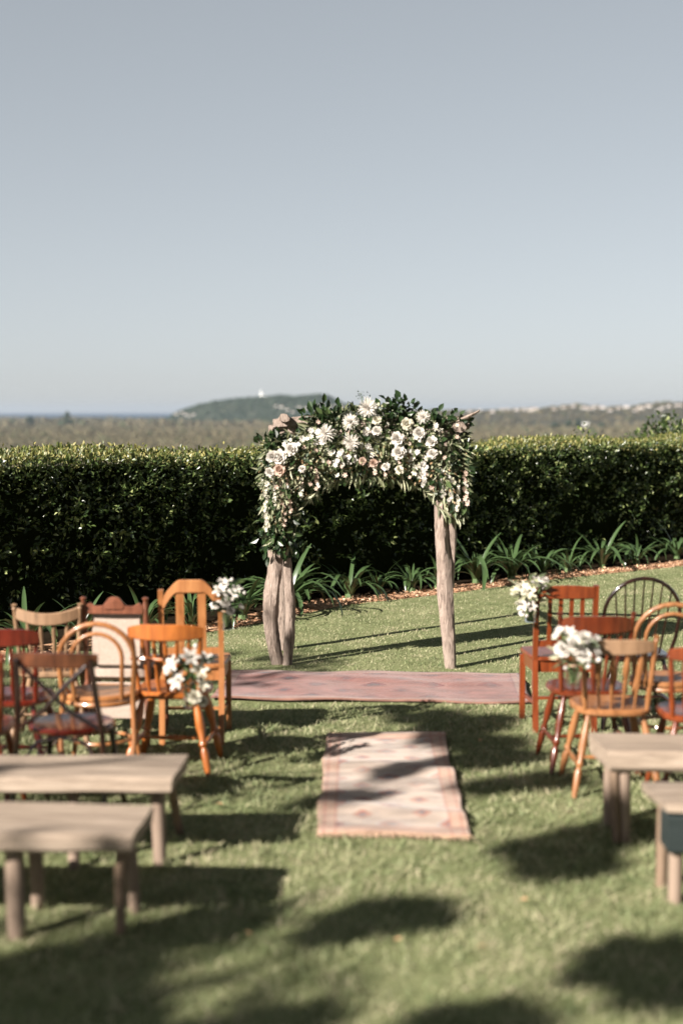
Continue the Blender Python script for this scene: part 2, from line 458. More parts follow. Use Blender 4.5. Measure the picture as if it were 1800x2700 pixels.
M['runner'] = rug_mat('kilim_runner', (.40, .315, .255), (.34, .315, .305), (.30, .11, .07), (.10, .10, .12), (.37, .24, .175), .36, 1.03, .145, 8)
M['fringe'] = mat_noise('rug_fringe', [(.3, (.40, .25, .15)), (.7, (.60, .44, .32))], scale=(80, 80, 80), rough=.95)

# ------------------------------------------------------------------ ground, terrain, sea
HP = Vector((-2.98, 12.42)); HD = Vector((7.68, 7.33)).normalized(); HN = Vector((-HD.y, HD.x))    # hedge front line and the way behind it
EDGE = [(-20, -8.2), (-8, 5.4), (-4.4, 9.6), (-2.62, 11.3), (-1.95, 12.05), (-0.98, 13.04), (0.0, 14.55), (.62, 15.05), (1.27, 15.6), (2.6, 16.9), (4.43, 18.3), (8, 21.8), (18, 31.3), (30, 42.7)]

def smooth(t): t = np.clip(t, 0, 1); return t * t * (3 - 2 * t)

def terrain_z(x, y):
    s = (x - HP.x) * HN.x + (y - HP.y) * HN.y
    z = -.25 - 59.75 * smooth((s - 2.5) / 420)
    return z

def make_terrain():
    ys = np.unique(np.concatenate([np.arange(-120, 60, 6), np.geomspace(60, 9800, 90)]))
    g = np.geomspace(6, 14000, 60); xs = np.concatenate([-g[::-1], [0], g])
    X, Y = np.meshgrid(xs, ys)
    Z = terrain_z(X, Y)
    far = Y > 9000
    Y = Y + np.where(far, 130 * np.sin(X / 310) + 70 * np.sin(X / 97 + 1), 0) * (Y > 9700)
    V = np.stack([X, Y, Z], -1).reshape(-1, 3)
    nx, ny = len(xs), len(ys)
    i = (np.arange(ny - 1)[:, None] * nx + np.arange(nx - 1)[None]).ravel()
    F = np.stack([i, i + 1, i + nx + 1, i + nx], 1)
    tag(link('terrain', np_mesh('terrain', V, F, M['soil_slope'], True)), kind='structure')
make_terrain()

sea = MB().add([(-29000, 8600, -61.2), (29000, 8600, -61.2), (29000, 41000, -61.2), (-29000, 41000, -61.2)], [(0, 1, 2, 3)]).build('sea', M['sea'])
tag(sea, kind='structure')

lw = MB()
pl = [(p[0], p[1], 0) for p in EDGE]
lw.add(pl + [(45, 40, 0), (45, -30, 0), (-20, -30, 0)], [tuple(range(len(pl) + 3))[::-1]])
tag(lw.build('lawn', M['lawn']), kind='structure')

bed = MB()
n_ = len(EDGE)
vb = []
for k, p in enumerate(EDGE):
    t = (Vector(EDGE[min(k + 1, n_ - 1)]) - Vector(EDGE[max(k - 1, 0)])).normalized(); nn = Vector((-t.y, t.x))
    a = Vector(p) - nn * .03
    vb += [(a.x, a.y, -.004), (a.x + nn.x * .05, a.y + nn.y * .05, .012), (a.x + nn.x * 3.4, a.y + nn.y * 3.4, .02)]
fb = []
for k in range(n_ - 1):
    for j in range(2):
        fb.append((k * 3 + j, (k + 1) * 3 + j, (k + 1) * 3 + j + 1, k * 3 + j + 1))
bed.add(vb, [f[::-1] for f in fb])
shade_soil = MB(); vs_ = []  # inner bed soil, coloured near-black to carry the shade below the hedge
for k, p in enumerate(EDGE):
    t = (Vector(EDGE[min(k + 1, n_ - 1)]) - Vector(EDGE[max(k - 1, 0)])).normalized(); nn = Vector((-t.y, t.x))
    w0 = .38 + .07 * math.sin(k * 2.3)
    vs_ += [(p[0] + nn.x * w0, p[1] + nn.y * w0, .018), (p[0] + nn.x * (w0 + .08), p[1] + nn.y * (w0 + .08), .032), (p[0] + nn.x * 3.3, p[1] + nn.y * 3.3, .034)]
shade_soil.add(vs_, [f[::-1] for f in fb])
tag(shade_soil.build('soil', M['soil']), kind='structure')
bed_o = tag(bed.build('garden_bed', M['mulch']), kind='structure')

def edge_point(t):
    """point along the lawn edge, t = x coordinate"""
    for a, b_ in zip(EDGE[:-1], EDGE[1:]):
        if a[0] <= t <= b_[0]:
            f = (t - a[0]) / (b_[0] - a[0])
            d = (Vector(b_) - Vector(a)).normalized()
            return Vector((t, a[1] + f * (b_[1] - a[1]))), Vector((-d.y, d.x))
    return Vector(EDGE[-1]), Vector((0, 1))

# wood chips scattered along the bed's open edge
n = 5200
tx = rng.uniform(-3.2, 6.0, n); off = np.abs(rng.normal(0, .16, n)) - .03
P = np.zeros((n, 3))
for i in range(n):
    p, nn = edge_point(tx[i]); q = p + nn * off[i]; P[i] = (q.x, q.y, .014 + rng.uniform(0, .02))
D = rng.normal(size=(n, 3)); D[:, 2] *= .25
N = np.tile([0, 0, 1.], (n, 1)) + rng.normal(size=(n, 3)) * .3
chips = link('mulch_chips', leaf_mesh('mulch_chips', P, D, N, rng.uniform(.02, .055, n), rng.uniform(.005, .014, n), M['chip'], fold=.2, droop=0), bed_o)
chips['kind'] = 'stuff'

# ------------------------------------------------------------------ far country
def ico():
    t = (1 + 5 ** .5) / 2
    v = np.array([(-1, t, 0), (1, t, 0), (-1, -t, 0), (1, -t, 0), (0, -1, t), (0, 1, t), (0, -1, -t), (0, 1, -t), (t, 0, -1), (t, 0, 1), (-t, 0, -1), (-t, 0, 1)], float)
    v /= np.linalg.norm(v[0])
    f = np.array([(0, 11, 5), (0, 5, 1), (0, 1, 7), (0, 7, 10), (0, 10, 11), (1, 5, 9), (5, 11, 4), (11, 10, 2), (10, 7, 6), (7, 1, 8), (3, 9, 4), (3, 4, 2), (3, 2, 6), (3, 6, 8), (3, 8, 9), (4, 9, 5), (2, 4, 11), (6, 2, 10), (8, 6, 7), (9, 8, 1)])
    return v, f

def blobs(name, C, S, mat, jit=.28):
    """uneven many-faced crowns at centres C with half sizes S (n,3)"""
    v, f = ico(); n = len(C)
    V = v[None] * (1 + rng.uniform(-jit, jit, (n, 12, 1))) * S[:, None, :] + C[:, None, :]
    F = (f[None] + (np.arange(n) * 12)[:, None, None]).reshape(-1, 3)
    return np_mesh(name, V.reshape(-1, 3), F, mat)

def scatter(y0, y1, n, wid=.34):
    y = np.sqrt(rng.uniform(y0 ** 2, y1 ** 2, n)); x = y * rng.uniform(-wid, wid, n)
    return x, y
C = []; S = []
for (y0, y1, n, r0, r1) in ((1000, 1700, 5000, 2.2, 4.8), (1700, 3200, 19000, 2.6, 5.6), (3200, 5200, 14000, 4, 8), (5200, 9700, 6500, 8, 15)):
    x, y = scatter(y0, y1, n)
    patch = np.sin(x / 130 + np.sin(y / 210)) * np.cos(y / 170)
    r = rng.uniform(r0, r1, n)
    h = r * rng.uniform(.7, 1.25, n) * (1 + .25 * patch)
    C.append(np.stack([x, y, terrain_z(x, y) + h * .6], 1)); S.append(np.stack([r, r, h], 1))
C = np.concatenate(C); S = np.concatenate(S)
tag(link('bushland', blobs('bushland', C, S, M['crown_far'])), 'grey-brown bushland of low crowns filling the plain beyond the hedge', 'bushland', kind='stuff')

x, y = scatter(5600, 9700, 2600); r = rng.uniform(8, 17, 2600); k = np.sin(x / 260 + 1.3 * np.sin(y / 330)) + rng.uniform(-.8, .8, 2600) > .1; x, y, r = x[k], y[k], r[k]
tag(link('distant_woodland', blobs('distant_woodland', np.stack([x, y, terrain_z(x, y) + r * .55], 1), np.stack([r, r, r * .9], 1), M['crown_green'])), 'dark green bands of woodland at the far edge of the plain', 'woodland', kind='stuff')
HEAD = [(-860, -61), (-828, -20), (-782, 5), (-707, 28), (-633, 46), (-521, 60), (-391, 69), (-298, 77), (-242, 70), (-186, 73), (-121, 83), (-74, 77), (-28, 55), (19, 33), (65, 13), (130, 0), (260, -12), (480, -30), (700, -61)]
RIDGE = [(-200, -61), (-60, -30), (60, -10), (104, -5), (298, 1), (596, 0), (745, 8), (893, 18), (953, 28), (1013, 19), (1162, 16), (1251, 28), (1310, 35), (1429, 31), (1638, 34), (1936, 22), (2234, 0), (2700, -30), (3300, -61)]
def prof(T, x): return np.interp(x, [p[0] for p in T], [p[1] for p in T])
def hill_z(T, yc, w, x, y):
    s = np.clip(np.abs(y - yc) / w, 0, 1)
    z = -61 + (prof(T, x) + 61) * (np.cos(s * math.pi / 2) ** 1.5)
    return z
def hill(name, T, yc, w, mat, nx=220, ny=26):
    xs = np.linspace(T[0][0], T[-1][0], nx); ys = np.linspace(yc - w, yc + w, ny)
    X, Y = np.meshgrid(xs, ys); Z = hill_z(T, yc, w, X, Y) + rng.uniform(-2.2, 2.2, X.shape) * (np.abs(Y - yc) < w * .9)
    V = np.stack([X, Y, Z], -1).reshape(-1, 3)
    i = (np.arange(ny - 1)[:, None] * nx + np.arange(nx - 1)[None]).ravel()
    F = np.stack([i, i + 1, i + nx + 1, i + nx], 1)
    o = tag(link(name, np_mesh(name, V, F, mat, False)), kind='structure')
    n = 2600
    x = rng.uniform(T[0][0], T[-1][0], n); y = rng.uniform(yc - w, yc + w * .3, n)
    z = hill_z(T, yc, w, x, y); r = rng.uniform(5, 11, n)
    keep = z > -58
    t = link('hill_trees', blobs('hill_trees', np.stack([x, y, z + r * .2], 1)[keep], np.stack([r, r, r * .62], 1)[keep], M['crown_green'] if name == 'headland' else M['crown_far']), o)
    t['kind'] = 'stuff'
    return o
hill('headland', HEAD, 7050, 520, M['hill'])
hill('coastal_ridge', RIDGE, 5800, 620, M['ridge'])

# lighthouse on the headland
lx, ly = -395.0, 7050.0
lz = float(hill_z(HEAD, 7050, 520, np.array(lx), np.array(ly))) - 2
lh = empty('lighthouse', (lx, ly, lz), label='small white lighthouse on top of the distant blue headland', cat='lighthouse'); lh.scale = (1.55,) * 3
MB().turned((0, 0, 0), (0, 0, 17), [(0, 6.2), (.08, 5.4), (.5, 4.2), (.95, 3.6), (1, 4.6)], 16).build('tower', M['white'], lh)
MB().turned((0, 0, 17.02), (0, 0, 18), [(0, 4.8), (1, 4.8)], 16).build('gallery', M['white'], lh)
lr = MB().turned((0, 0, 18.02), (0, 0, 22), [(0, 2.8), (1, 2.8)], 12).build('lantern_room', M['lantern'], lh)
MB().turned((0, 0, 22.02), (0, 0, 25), [(0, 3.3), (.4, 2.7), (.8, 1.2), (1, .2)], 12).build('dome', M['white'], lr)
MB().box((9, 0, 3), (12, 9, 6), .2).build('keeper_house', M['white'], lh)

# houses
def house_meshes(w, d, h, rh):
    wall = MB().box((0, 0, h / 2), (w, d, h)).mesh('wall', M['house'])
    e = .8
    rf = MB().add([(-w / 2 - e, -d / 2 - e, h + .05), (w / 2 + e, -d / 2 - e, h + .05), (w / 2 + e, d / 2 + e, h + .05), (-w / 2 - e, d / 2 + e, h + .05), (-w / 2 + 2, 0, h + rh), (w / 2 - 2, 0, h + rh)],
                  [(3, 2, 1, 0), (0, 1, 5, 4), (2, 3, 4, 5), (1, 2, 5), (3, 0, 4)]).mesh('roof', M['roof'])
    return wall, rf
HM = [house_meshes(18, 11, 5.5, 3), house_meshes(26, 11, 6, 3.5), house_meshes(13, 10, 6.5, 3)]
def far_house(T, yc, w, x, ztgt, label, group):
    p = float(prof(T, x)); zt = min(ztgt, p - 2)
    c = max(min((zt + 61) / (p + 61), 1), .05) ** (1 / 1.5)
    y = yc - w * math.acos(c) * 2 / math.pi
    o = empty('house', (x, y, zt + 1.5), random.uniform(-.5, .5), label, 'house', group)
    k = random.randrange(3)
    link('wall', HM[k][0], o); link('roof', HM[k][1], o)
for x, z in [(-116, 21), (-89, 25), (-53, 18), (-27, 21), (0, 19), (-249, 4), (-196, 14), (-160, 11), (-303, 20), (-276, 18), (-223, -7), (18, 7), (-130, 14), (-70, 6)]:
    far_house(HEAD, 7050, 520, x * 1.03, z - 3, 'tiny pale house scattered low on the slope of the headland', 'houses below the headland')
for x, z in [(-766, -16), (-713, -19), (-677, -18), (-740, -10), (-690, -26)]:
    far_house(HEAD, 7050, 520, x * 1.03, z - 4, 'tiny pale house near the shore at the tip of the headland', 'houses at the headland tip')
for x, z in [(536, 0), (623, 7), (645, 5), (674, 2), (703, 4), (725, 2), (746, 6), (580, -4), (493, -4), (855, 12), (891, 17), (920, 10), (942, 6), (1015, 0), (1101, 14), (1145, 10), (1181, 17), (1217, 11), (1246, 17), (1283, 20), (1000, 11), (971, 14), (1196, 3), (1116, 0), (810, 4), (1060, 8)]:
    far_house(RIDGE, 5800, 620, x * 1.03, z - 3, 'tiny pale house along the low ridge right of the arch', 'houses along the ridge')
sh = empty('shed', (794, 4700, -60), .1, 'long white shed among the trees of the plain', 'shed')
MB().box((0, 0, 9), (38, 14, 18)).build('wall', M['house'], sh)
MB().add([(-20, -8, 18.05), (20, -8, 18.05), (20, 8, 18.05), (-20, 8, 18.05), (-20, 0, 22), (20, 0, 22)], [(3, 2, 1, 0), (0, 1, 5, 4), (2, 3, 4, 5), (1, 2, 5), (3, 0, 4)]).build('roof', M['white'], sh)

def far_tree(name, x, y, z0, h, r, label, conic=False, group=None):
    o = empty(name, (x, y, z0), 0, label, 'tree', group)
    MB().turned((0, 0, -2), (0, 0, h * .8), [(0, h * .02), (1, h * .008)], 6).build('trunk', M['bark'], o)
    n = 46
    t = rng.uniform(.25, 1, n)
    rad = r * ((1 - t) * 1.1 + .12) if conic else r * np.sqrt(np.maximum(1 - ((t - .6) / .45) ** 2, .05))
    a = rng.uniform(0, 6.283, n); q = rad * np.sqrt(rng.uniform(.1, 1, n))
    Cc = np.stack([q * np.cos(a), q * np.sin(a), t * h], 1)
    Sz = np.stack([r * .34 * np.ones(n)] * 2 + [r * .22 * np.ones(n)], 1) * (0.6 + rad / r)[:, None] * .8
    link('crown', blobs('crown', Cc, Sz, M['crown_green'], .35), o)
far_tree('pine_tree', -962, 5000, -60, 60, 19, 'tall dark pine standing alone above the plain before the sea', True)
far_tree('pine_tree', -1180, 5400, -60, 40, 16, 'smaller dark tree left of the tall pine on the plain')
for x, h in ((690, 24), (735, 30), (765, 32), (840, 22)):
    far_tree('broad_tree', x, 4600, -60, h, 12, 'dark green tree beside the long white shed on the plain', group='trees beside the shed')
# ------------------------------------------------------------------ hedge
hedge = empty('hedge', (0, 0, 0), label='long clipped dark hedge with yellow-green top behind the wedding arch', cat='hedge')
HH = 1.57; HDEP = .9; T0, T1 = -9.0, 17.0
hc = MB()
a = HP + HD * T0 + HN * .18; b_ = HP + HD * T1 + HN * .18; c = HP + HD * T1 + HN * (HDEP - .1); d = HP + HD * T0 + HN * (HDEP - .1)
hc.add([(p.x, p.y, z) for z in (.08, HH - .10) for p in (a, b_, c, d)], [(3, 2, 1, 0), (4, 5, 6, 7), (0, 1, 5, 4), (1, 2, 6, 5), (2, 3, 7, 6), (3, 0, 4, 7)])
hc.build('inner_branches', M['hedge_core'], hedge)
def hw(t, s, z): return np.stack([HP.x + HD.x * t + HN.x * s, HP.y + HD.y * t + HN.y * s, z], 1)
fn = np.array([-HN.x, -HN.y, 0.0])
def hedge_bulge(t, z): return .05 * np.sin(t * 2.1 + 3 * np.sin(z * 2.3)) + .04 * np.sin(t * 5.3 + z * 6.1) + .03 * np.sin(t * 11 - z * 9)
n = 44000
t = rng.uniform(-5.5, 14.5, n); z = .03 + (HH - .05) * rng.uniform(0, 1, n) ** .8
# leaves sit in sprays with dark hollows between
den = np.sin(t * 3.1 + 2 * np.sin(z * 3.7)) * np.sin(z * 5.3 + 1.7 * np.sin(t * 1.9)) + .6 * np.sin(t * 8.3 + z * 4) * np.sin(z * 11 - t * 2)
keep = rng.uniform(-1.0, 1.0, n) < den + (z / HH - .52) * 1.7
t, z = t[keep], z[keep]; n = len(t)
s = .10 + hedge_bulge(t, z) + rng.uniform(-.07, .12, n)
P = hw(t, s, z)
D = fn * .55 + rng.normal(size=(n, 3)) * .6 + np.array([0, 0, .35]); N = rng.normal(size=(n, 3)) * .7 + fn * .5 + np.array([0, 0, .7])
L = rng.uniform(.035, .068, n)
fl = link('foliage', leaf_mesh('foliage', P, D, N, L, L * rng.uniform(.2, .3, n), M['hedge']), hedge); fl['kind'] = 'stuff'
# longer sprays standing off the face
n = 460; t = rng.uniform(-5, 14, n); z = rng.uniform(.25, 1.3, n)
Ps = []; Ds = []; Ls = []
for i in range(n):
    m = rng.integers(7, 16); base = hw(np.array([t[i]]), np.array([hedge_bulge(t[i], z[i]) + .05]), np.array([z[i]]))[0]
    ax = fn * rng.uniform(.4, 1) + np.array([HD.x, HD.y, 0]) * rng.uniform(-.7, .7) + np.array([0, 0, rng.uniform(-.1, .8)]); ax /= np.linalg.norm(ax)
    u = rng.uniform(0, .16, m)
    Ps.append(base + ax * u[:, None] + rng.normal(size=(m, 3)) * .012); Ds.append(ax * .7 + rng.normal(size=(m, 3)) * .75); Ls.append(rng.uniform(.04, .075, m))
Ps = np.concatenate(Ps); Ds = np.concatenate(Ds); Ls = np.concatenate(Ls); n = len(Ps)
sp_ = link('young_sprays', leaf_mesh('young_sprays', Ps, Ds, rng.normal(size=(n, 3)) * .5 + np.array([0, 0, .8]), Ls, Ls * .26, M['hedge']), hedge); sp_['kind'] = 'stuff'
# clipped top
n = 30000
t = rng.uniform(-7.5, 16.5, n); s = rng.uniform(.0, HDEP, n)
z = HH + .035 * np.sin(t * 1.7) + .02 * np.sin(t * 4.9 + s * 3) + rng.uniform(-.085, .045, n) - .04 * (s < .12) + .03 * np.maximum(rng.normal(0, 1, n) - 1.2, 0)
P = hw(t, s + hedge_bulge(t, z) * .5, z)
D = rng.normal(size=(n, 3)) * .5 + np.array([0, 0, .8]); N = rng.normal(size=(n, 3)) + np.array([-.3, -.3, .4])
L = rng.uniform(.03, .06, n)
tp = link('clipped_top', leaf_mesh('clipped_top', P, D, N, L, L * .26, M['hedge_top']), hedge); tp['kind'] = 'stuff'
# shaggy shoulder between the clipped top and the face
n = 7000; t = rng.uniform(-6, 15, n); z = HH - .02 - .30 * rng.uniform(0, 1, n) ** 1.4
P = hw(t, hedge_bulge(t, z) + rng.uniform(-.03, .12, n), z); L = rng.uniform(.03, .06, n)
shd = link('shoulder_foliage', leaf_mesh('shoulder_foliage', P, fn * .5 + rng.normal(size=(n, 3)) * .5 + np.array([0, 0, .6]), rng.normal(size=(n, 3)) * .7 + fn * .4 + np.array([0, 0, .6]), L, L * .26, M['hedge']), hedge); shd['kind'] = 'stuff'
# back face
n = 6000; t = rng.uniform(-7.5, 16.5, n); z = rng.uniform(.2, HH, n)
P = hw(t, HDEP + rng.uniform(-.1, .08, n), z); L = rng.uniform(.05, .09, n)
bk = link('rear_foliage', leaf_mesh('rear_foliage', P, -fn + rng.normal(size=(n, 3)) * .6, rng.normal(size=(n, 3)) + np.array([0, 0, .6]), L, L * .28, M['hedge']), hedge); bk['kind'] = 'stuff'

# shrub rising behind the hedge at the far right
def shrub(x, y, z0, h, r, n, label, leaf=.08):
    o = empty('shrub', (x, y, z0), 0, label, 'shrub')
    st = MB()
    for k in range(7):
        a = k * .9; st.tube([(0, 0, 0), (math.cos(a) * r * .3, math.sin(a) * r * .3, h * .5), (math.cos(a) * r * .6, math.sin(a) * r * .6, h * .85)], [.03, .02, .008], 6)
    st.build('stem', M['twig'], o)
    d = rand_dirs(n); q = rng.uniform(.45, 1, n) ** .5
    lob = 1 + .22 * np.sin(d[:, 0] * 7) * np.sin(d[:, 2] * 6 + d[:, 1] * 5)
    P = d * (q * lob)[:, None] * np.array([r, r, h * .45]) + np.array([0, 0, h * .58])
    L = rng.uniform(.7, 1.3, n) * leaf
    f = link('crown', leaf_mesh('crown', P, d + rng.normal(size=(n, 3)) * .7, rng.normal(size=(n, 3)) + np.array([0, 0, .8]), L, L * .28, M['hedge'] ), o); f['kind'] = 'stuff'
shrub(4.95, 21.6, -.3, 2.15, .85, 3800, 'leafy green shrub rising above the hedge top at its far end')
shrub(6.3, 23.2, -.3, 2.3, .9, 3000, 'larger leafy shrub behind the first one past the hedge')
shrub(3.35, 20.0, -.3, 2.02, .34, 500, 'small sprig of a shrub just topping the hedge beside the bushy one', .05)

# ------------------------------------------------------------------ agapanthus along the bed
def strap_mesh(length, arch, w):
    mb = MB(); k = 8; vs = []; fs = []
    x = z = 0.0; ang = R(82)
    for i in range(k + 1):
        t = i / k; ww = w * (0.75 + .5 * t) * (1 - t ** 4) + .0015
        vs += [(x, -ww, z + ww * .35), (x, 0, z), (x, ww, z + ww * .35)]
        x += math.cos(ang) * length / k; z += math.sin(ang) * length / k; ang -= arch / k
    for i in range(k):
        for j in range(2):
            fs.append((i * 3 + j, i * 3 + j + 1, i * 3 + j + 4, i * 3 + j + 3))
    return mb.add(vs, fs).mesh('leaf', M['strap'])
STRAPS = [strap_mesh(.44, R(125), .016), strap_mesh(.52, R(140), .018), strap_mesh(.58, R(155), .018), strap_mesh(.36, R(80), .015), strap_mesh(.54, R(175), .02), strap_mesh(.46, R(55), .015)]
AGA = [(-2.62, 11.5, .9, 16), (-2.2, 12.05, .9, 16), (-1.75, 12.55, 1, 18), (-1.42, 12.95, 1, 20), (-1.0, 13.45, 1.05, 22), (-.62, 13.95, 1.25, 26), (-.42, 14.25, .85, 14), (.14, 14.98, 1.1, 20), (.40, 15.2, .8, 12), (.78, 15.5, .8, 14), (1.05, 15.75, .85, 14), (1.62, 16.25, 1.1, 20), (1.95, 16.62, 1.25, 26), (2.4, 17.05, 1.1, 22), (2.85, 17.45, 1.0, 20), (3.35, 17.9, 1.2, 26), (3.75, 18.25, 1.0, 18), (4.5, 18.9, 1.1, 18)]
def aga_label(x):
    if x < -1.3: return 'clump of strap leaves in the bed behind the left chairs', 'strap-leaved clumps behind the left chairs'
    if x < -.2: return 'clump of arching strap leaves in the bed beside the left arch posts', 'strap-leaved clumps beside the left posts'
    if x < .9: return 'clump of arching strap leaves seen between the posts of the arch', 'strap-leaved clumps between the posts'
    return 'clump of arching strap leaves in the bed right of the arch', 'strap-leaved clumps right of the arch'
AGA = [(x + random.uniform(-.08, .08), y + random.uniform(-.02, .10), sc * random.uniform(.95, 1.3), int(nl * random.uniform(.85, 1.25))) for (x, y, sc, nl) in AGA]
for k, (x, y, sc, nl) in enumerate(AGA):
    o = empty('agapanthus', (x, y, .015), random.uniform(0, 6), aga_label(x)[0], 'plant', aga_label(x)[1])
    MB().turned((0, 0, 0), (0, 0, .07), [(0, .05), (.7, .045), (1, .02)], 8).build('crown_base', M['stem'], o)
    for j in range(int(nl * 1.45)):
        a = j * 2.4 + random.uniform(-.3, .3)
        l = link('leaf', random.choice(STRAPS), o, (math.cos(a) * .03, math.sin(a) * .03, .03), (random.uniform(-.2, .2), random.uniform(-.1, .45), a), sc * random.uniform(.8, 1.2))

# ------------------------------------------------------------------ grass
RUG_AREAS = [(.23, 10.17, 1.12, .56, 0.0), (.255, 7.56, .365, 1.05, .015)]
def outside_rugs(x, y):
    k = np.ones(len(x), bool)
    for cx, cy, hx, hy, rz in RUG_AREAS:
        k &= ~((np.abs(x - cx) < hx) & (np.abs(y - cy) < hy))
    return k
def edge_y(x): return np.interp(x, [p[0] for p in EDGE], [p[1] for p in EDGE])
n = 330000
y = np.sqrt(rng.uniform(3.3 ** 2, 19 ** 2, n)); 
dens = np.clip(1.25 - y / 17, .35, 1)
y = y[rng.uniform(0, 1, n) < dens]; n = len(y)
x = rng.uniform(-1, 1, n) * (.262 * y + .35)
k = outside_rugs(x, y) & (y < edge_y(x) - .01)
x, y = x[k], y[k]; n = len(x)
hgt = np.where(y < 9.5, rng.uniform(.018, .048, n), rng.uniform(.010, .024, n)) * (1 + .55 * np.sin(x * 13 + 2 * np.sin(y * 7)) * np.sin(y * 11 - x * 5))
lean = rng.normal(size=(n, 2)) * .75
up = unit(np.stack([lean[:, 0], lean[:, 1], np.ones(n)], 1))
ang = rng.uniform(0, 6.283, n); w = rng.uniform(.0022, .0045, n)
sd = np.stack([np.cos(ang), np.sin(ang), np.zeros(n)], 1)
P = np.stack([x, y, np.zeros(n)], 1)
V = np.empty((n, 4, 3))
V[:, 0] = P - sd * w[:, None]; V[:, 1] = P + sd * w[:, None]
tip = P + up * hgt[:, None] + np.stack([lean[:, 0], lean[:, 1], -.3 * np.ones(n)], 1) * (hgt * .35)[:, None]
V[:, 2] = tip + sd * (w * .35)[:, None]; V[:, 3] = tip - sd * (w * .35)[:, None]
F = np.arange(n * 4).reshape(-1, 4)
tag(link('grass', np_mesh('grass', V.reshape(-1, 3), F, M['blade'])), 'short sunlit lawn grass around the chairs and rugs', 'grass', kind='stuff')

fl_me = leaf_mesh('fallen_leaf', [[-.03, 0, 0]], [[1, 0, 0]], [[0, 0, 1]], [.06], [.016], M['fallen'], fold=.4, droop=.1)
for k in range(11):
    yy = random.uniform(4.2, 8.6); xx = random.uniform(-.9, 1.2)
    if -.15 < xx < .65 and 6.4 < yy < 8.7: continue
    tag(link('fallen_leaf', fl_me, None, (xx, yy, .035), (random.uniform(-.3, .3), random.uniform(-.3, .3), random.uniform(0, 6)), random.uniform(.55, .95)), 'small dry tan leaf fallen on the lawn of the aisle', 'leaf', 'fallen leaves on the lawn')

# ------------------------------------------------------------------ rugs
def rug(name, cx, cy, hx, hy, rz, mat, label, wav, fr):
    o = empty(name, (cx, cy, 0), rz, label, 'rug')
    nx, ny = 60, 60
    xs = np.linspace(-hx, hx, nx); ys = np.linspace(-hy, hy, ny)
    X, Y = np.meshgrid(xs, ys)
    Xo = X + .006 * np.sin(Y * 6 + wav) * np.abs(X) / hx + .003 * np.sin(Y * 13)
    Yo = Y + .022 * np.sin(X * 5 + wav) * (np.abs(Y) / hy)
    Z = .022 + wav * .010 * (np.maximum(np.sin(Y * 7.3 + .9 * np.sin(X * 2.5)), 0) ** 3) + .004 * np.sin(X * 9 + Y * 4)
    top = np.stack([Xo, Yo, Z], -1).reshape(-1, 3); bot = top.copy(); bot[:, 2] -= .014
    V = np.concatenate([top, bot]); m = nx * ny
    i = (np.arange(ny - 1)[:, None] * nx + np.arange(nx - 1)[None]).ravel()
    F = [np.stack([i, i + 1, i + nx + 1, i + nx], 1), np.stack([i, i + nx, i + nx + 1, i + 1], 1) + m]
    e = np.concatenate([np.arange(nx - 1), np.arange(ny - 1) * nx + nx - 1, (ny - 1) * nx + np.arange(nx - 1, 0, -1), np.arange(ny - 1, 0, -1) * nx])
    e2 = np.roll(e, -1); F.append(np.stack([e, e + m, e2 + m, e2], 1))
    link('weave', np_mesh('weave', V, np.concatenate(F), mat, True), o)
    if fr:
        for sgn, row in ((-1, 0), (1, ny - 1)):
            fb_ = MB()
            for j in range(0, nx):
                p = top[row * nx + j]
                for q in range(2):
                    x0 = p[0] + q * .006
                    fb_.tube([(x0, p[1] - sgn * .006, p[2] - .006), (x0 + random.uniform(-.008, .008), p[1] + sgn * .03, .022), (x0 + random.uniform(-.016, .016), p[1] + sgn * random.uniform(.045, .07), .016)], [.0028, .0022, .0012], 4)
            fb_.build('fringe', M['fringe'], o)
rug('rug', .23, 10.17, 1.10, .54, R(-3), M['rug'], 'faded rose-pink patterned rug lying across the aisle before the arch', 1.0, False)
rug('rug', .255, 7.56, .36, 1.02, R(-.6), M['runner'], 'pale worn kilim runner laid along the aisle with tan fringe', 2.4, True)
# ------------------------------------------------------------------ arch
arch = empty('wedding_arch', (.16, 11.1, 0), label='rustic driftwood arch of bare trunks standing on the lawn', cat='arch')
def A(x, y, z): return (x - .16, y - 11.1, z)
def trunk(name, pts, radii, seed, seg=14):
    """gnarled bare trunk: bent, fluted, uneven"""
    rr = random.Random(seed)
    P = [Vector(A(*p)) for p in pts]
    fine = []; fr = []
    m = 8
    for i in range(len(P) - 1):
        for k in range(m):
            t = k / m
            p0, p1, p2, p3 = P[max(i - 1, 0)], P[i], P[i + 1], P[min(i + 2, len(P) - 1)]
            q = .5 * ((2 * p1) + (p2 - p0) * t + (2 * p0 - 5 * p1 + 4 * p2 - p3) * t * t + (3 * p1 - p0 - 3 * p2 + p3) * t ** 3)
            fine.append(q); fr.append(radii[i] * (1 - t) + radii[i + 1] * t)
    fine.append(P[-1]); fr.append(radii[-1])
    mb = MB().tube(fine, fr, seg)
    ph = [rr.uniform(0, 6.28) for _ in range(4)]
    for i in range(len(fine)):
        for k in range(seg):
            v = Vector(mb.v[i * seg + k]); a = 2 * math.pi * k / seg; zz = fine[i].z
            f = 1 + .12 * math.sin(2 * a + ph[0] + zz * 2.3) + .08 * math.sin(5 * a + ph[1] - zz * 4.1) + .10 * math.sin(zz * 8 + ph[2]) * math.sin(a + ph[3]) + .05 * math.sin(zz * 23 + 3 * a) + rr.uniform(-.05, .05)
            mb.v[i * seg + k] = tuple(fine[i] + (v - fine[i]) * f)
    return mb.build(name, M['drift'], arch, .9)
trunk('post', [(-.50, 11.13, -.02), (-.545, 11.13, .2), (-.553, 11.13, .5), (-.528, 11.13, .75), (-.515, 11.13, 1.0), (-.49, 11.12, 1.4), (-.45, 11.12, 1.95)], [.042, .050, .058, .054, .050, .046, .042], 1)
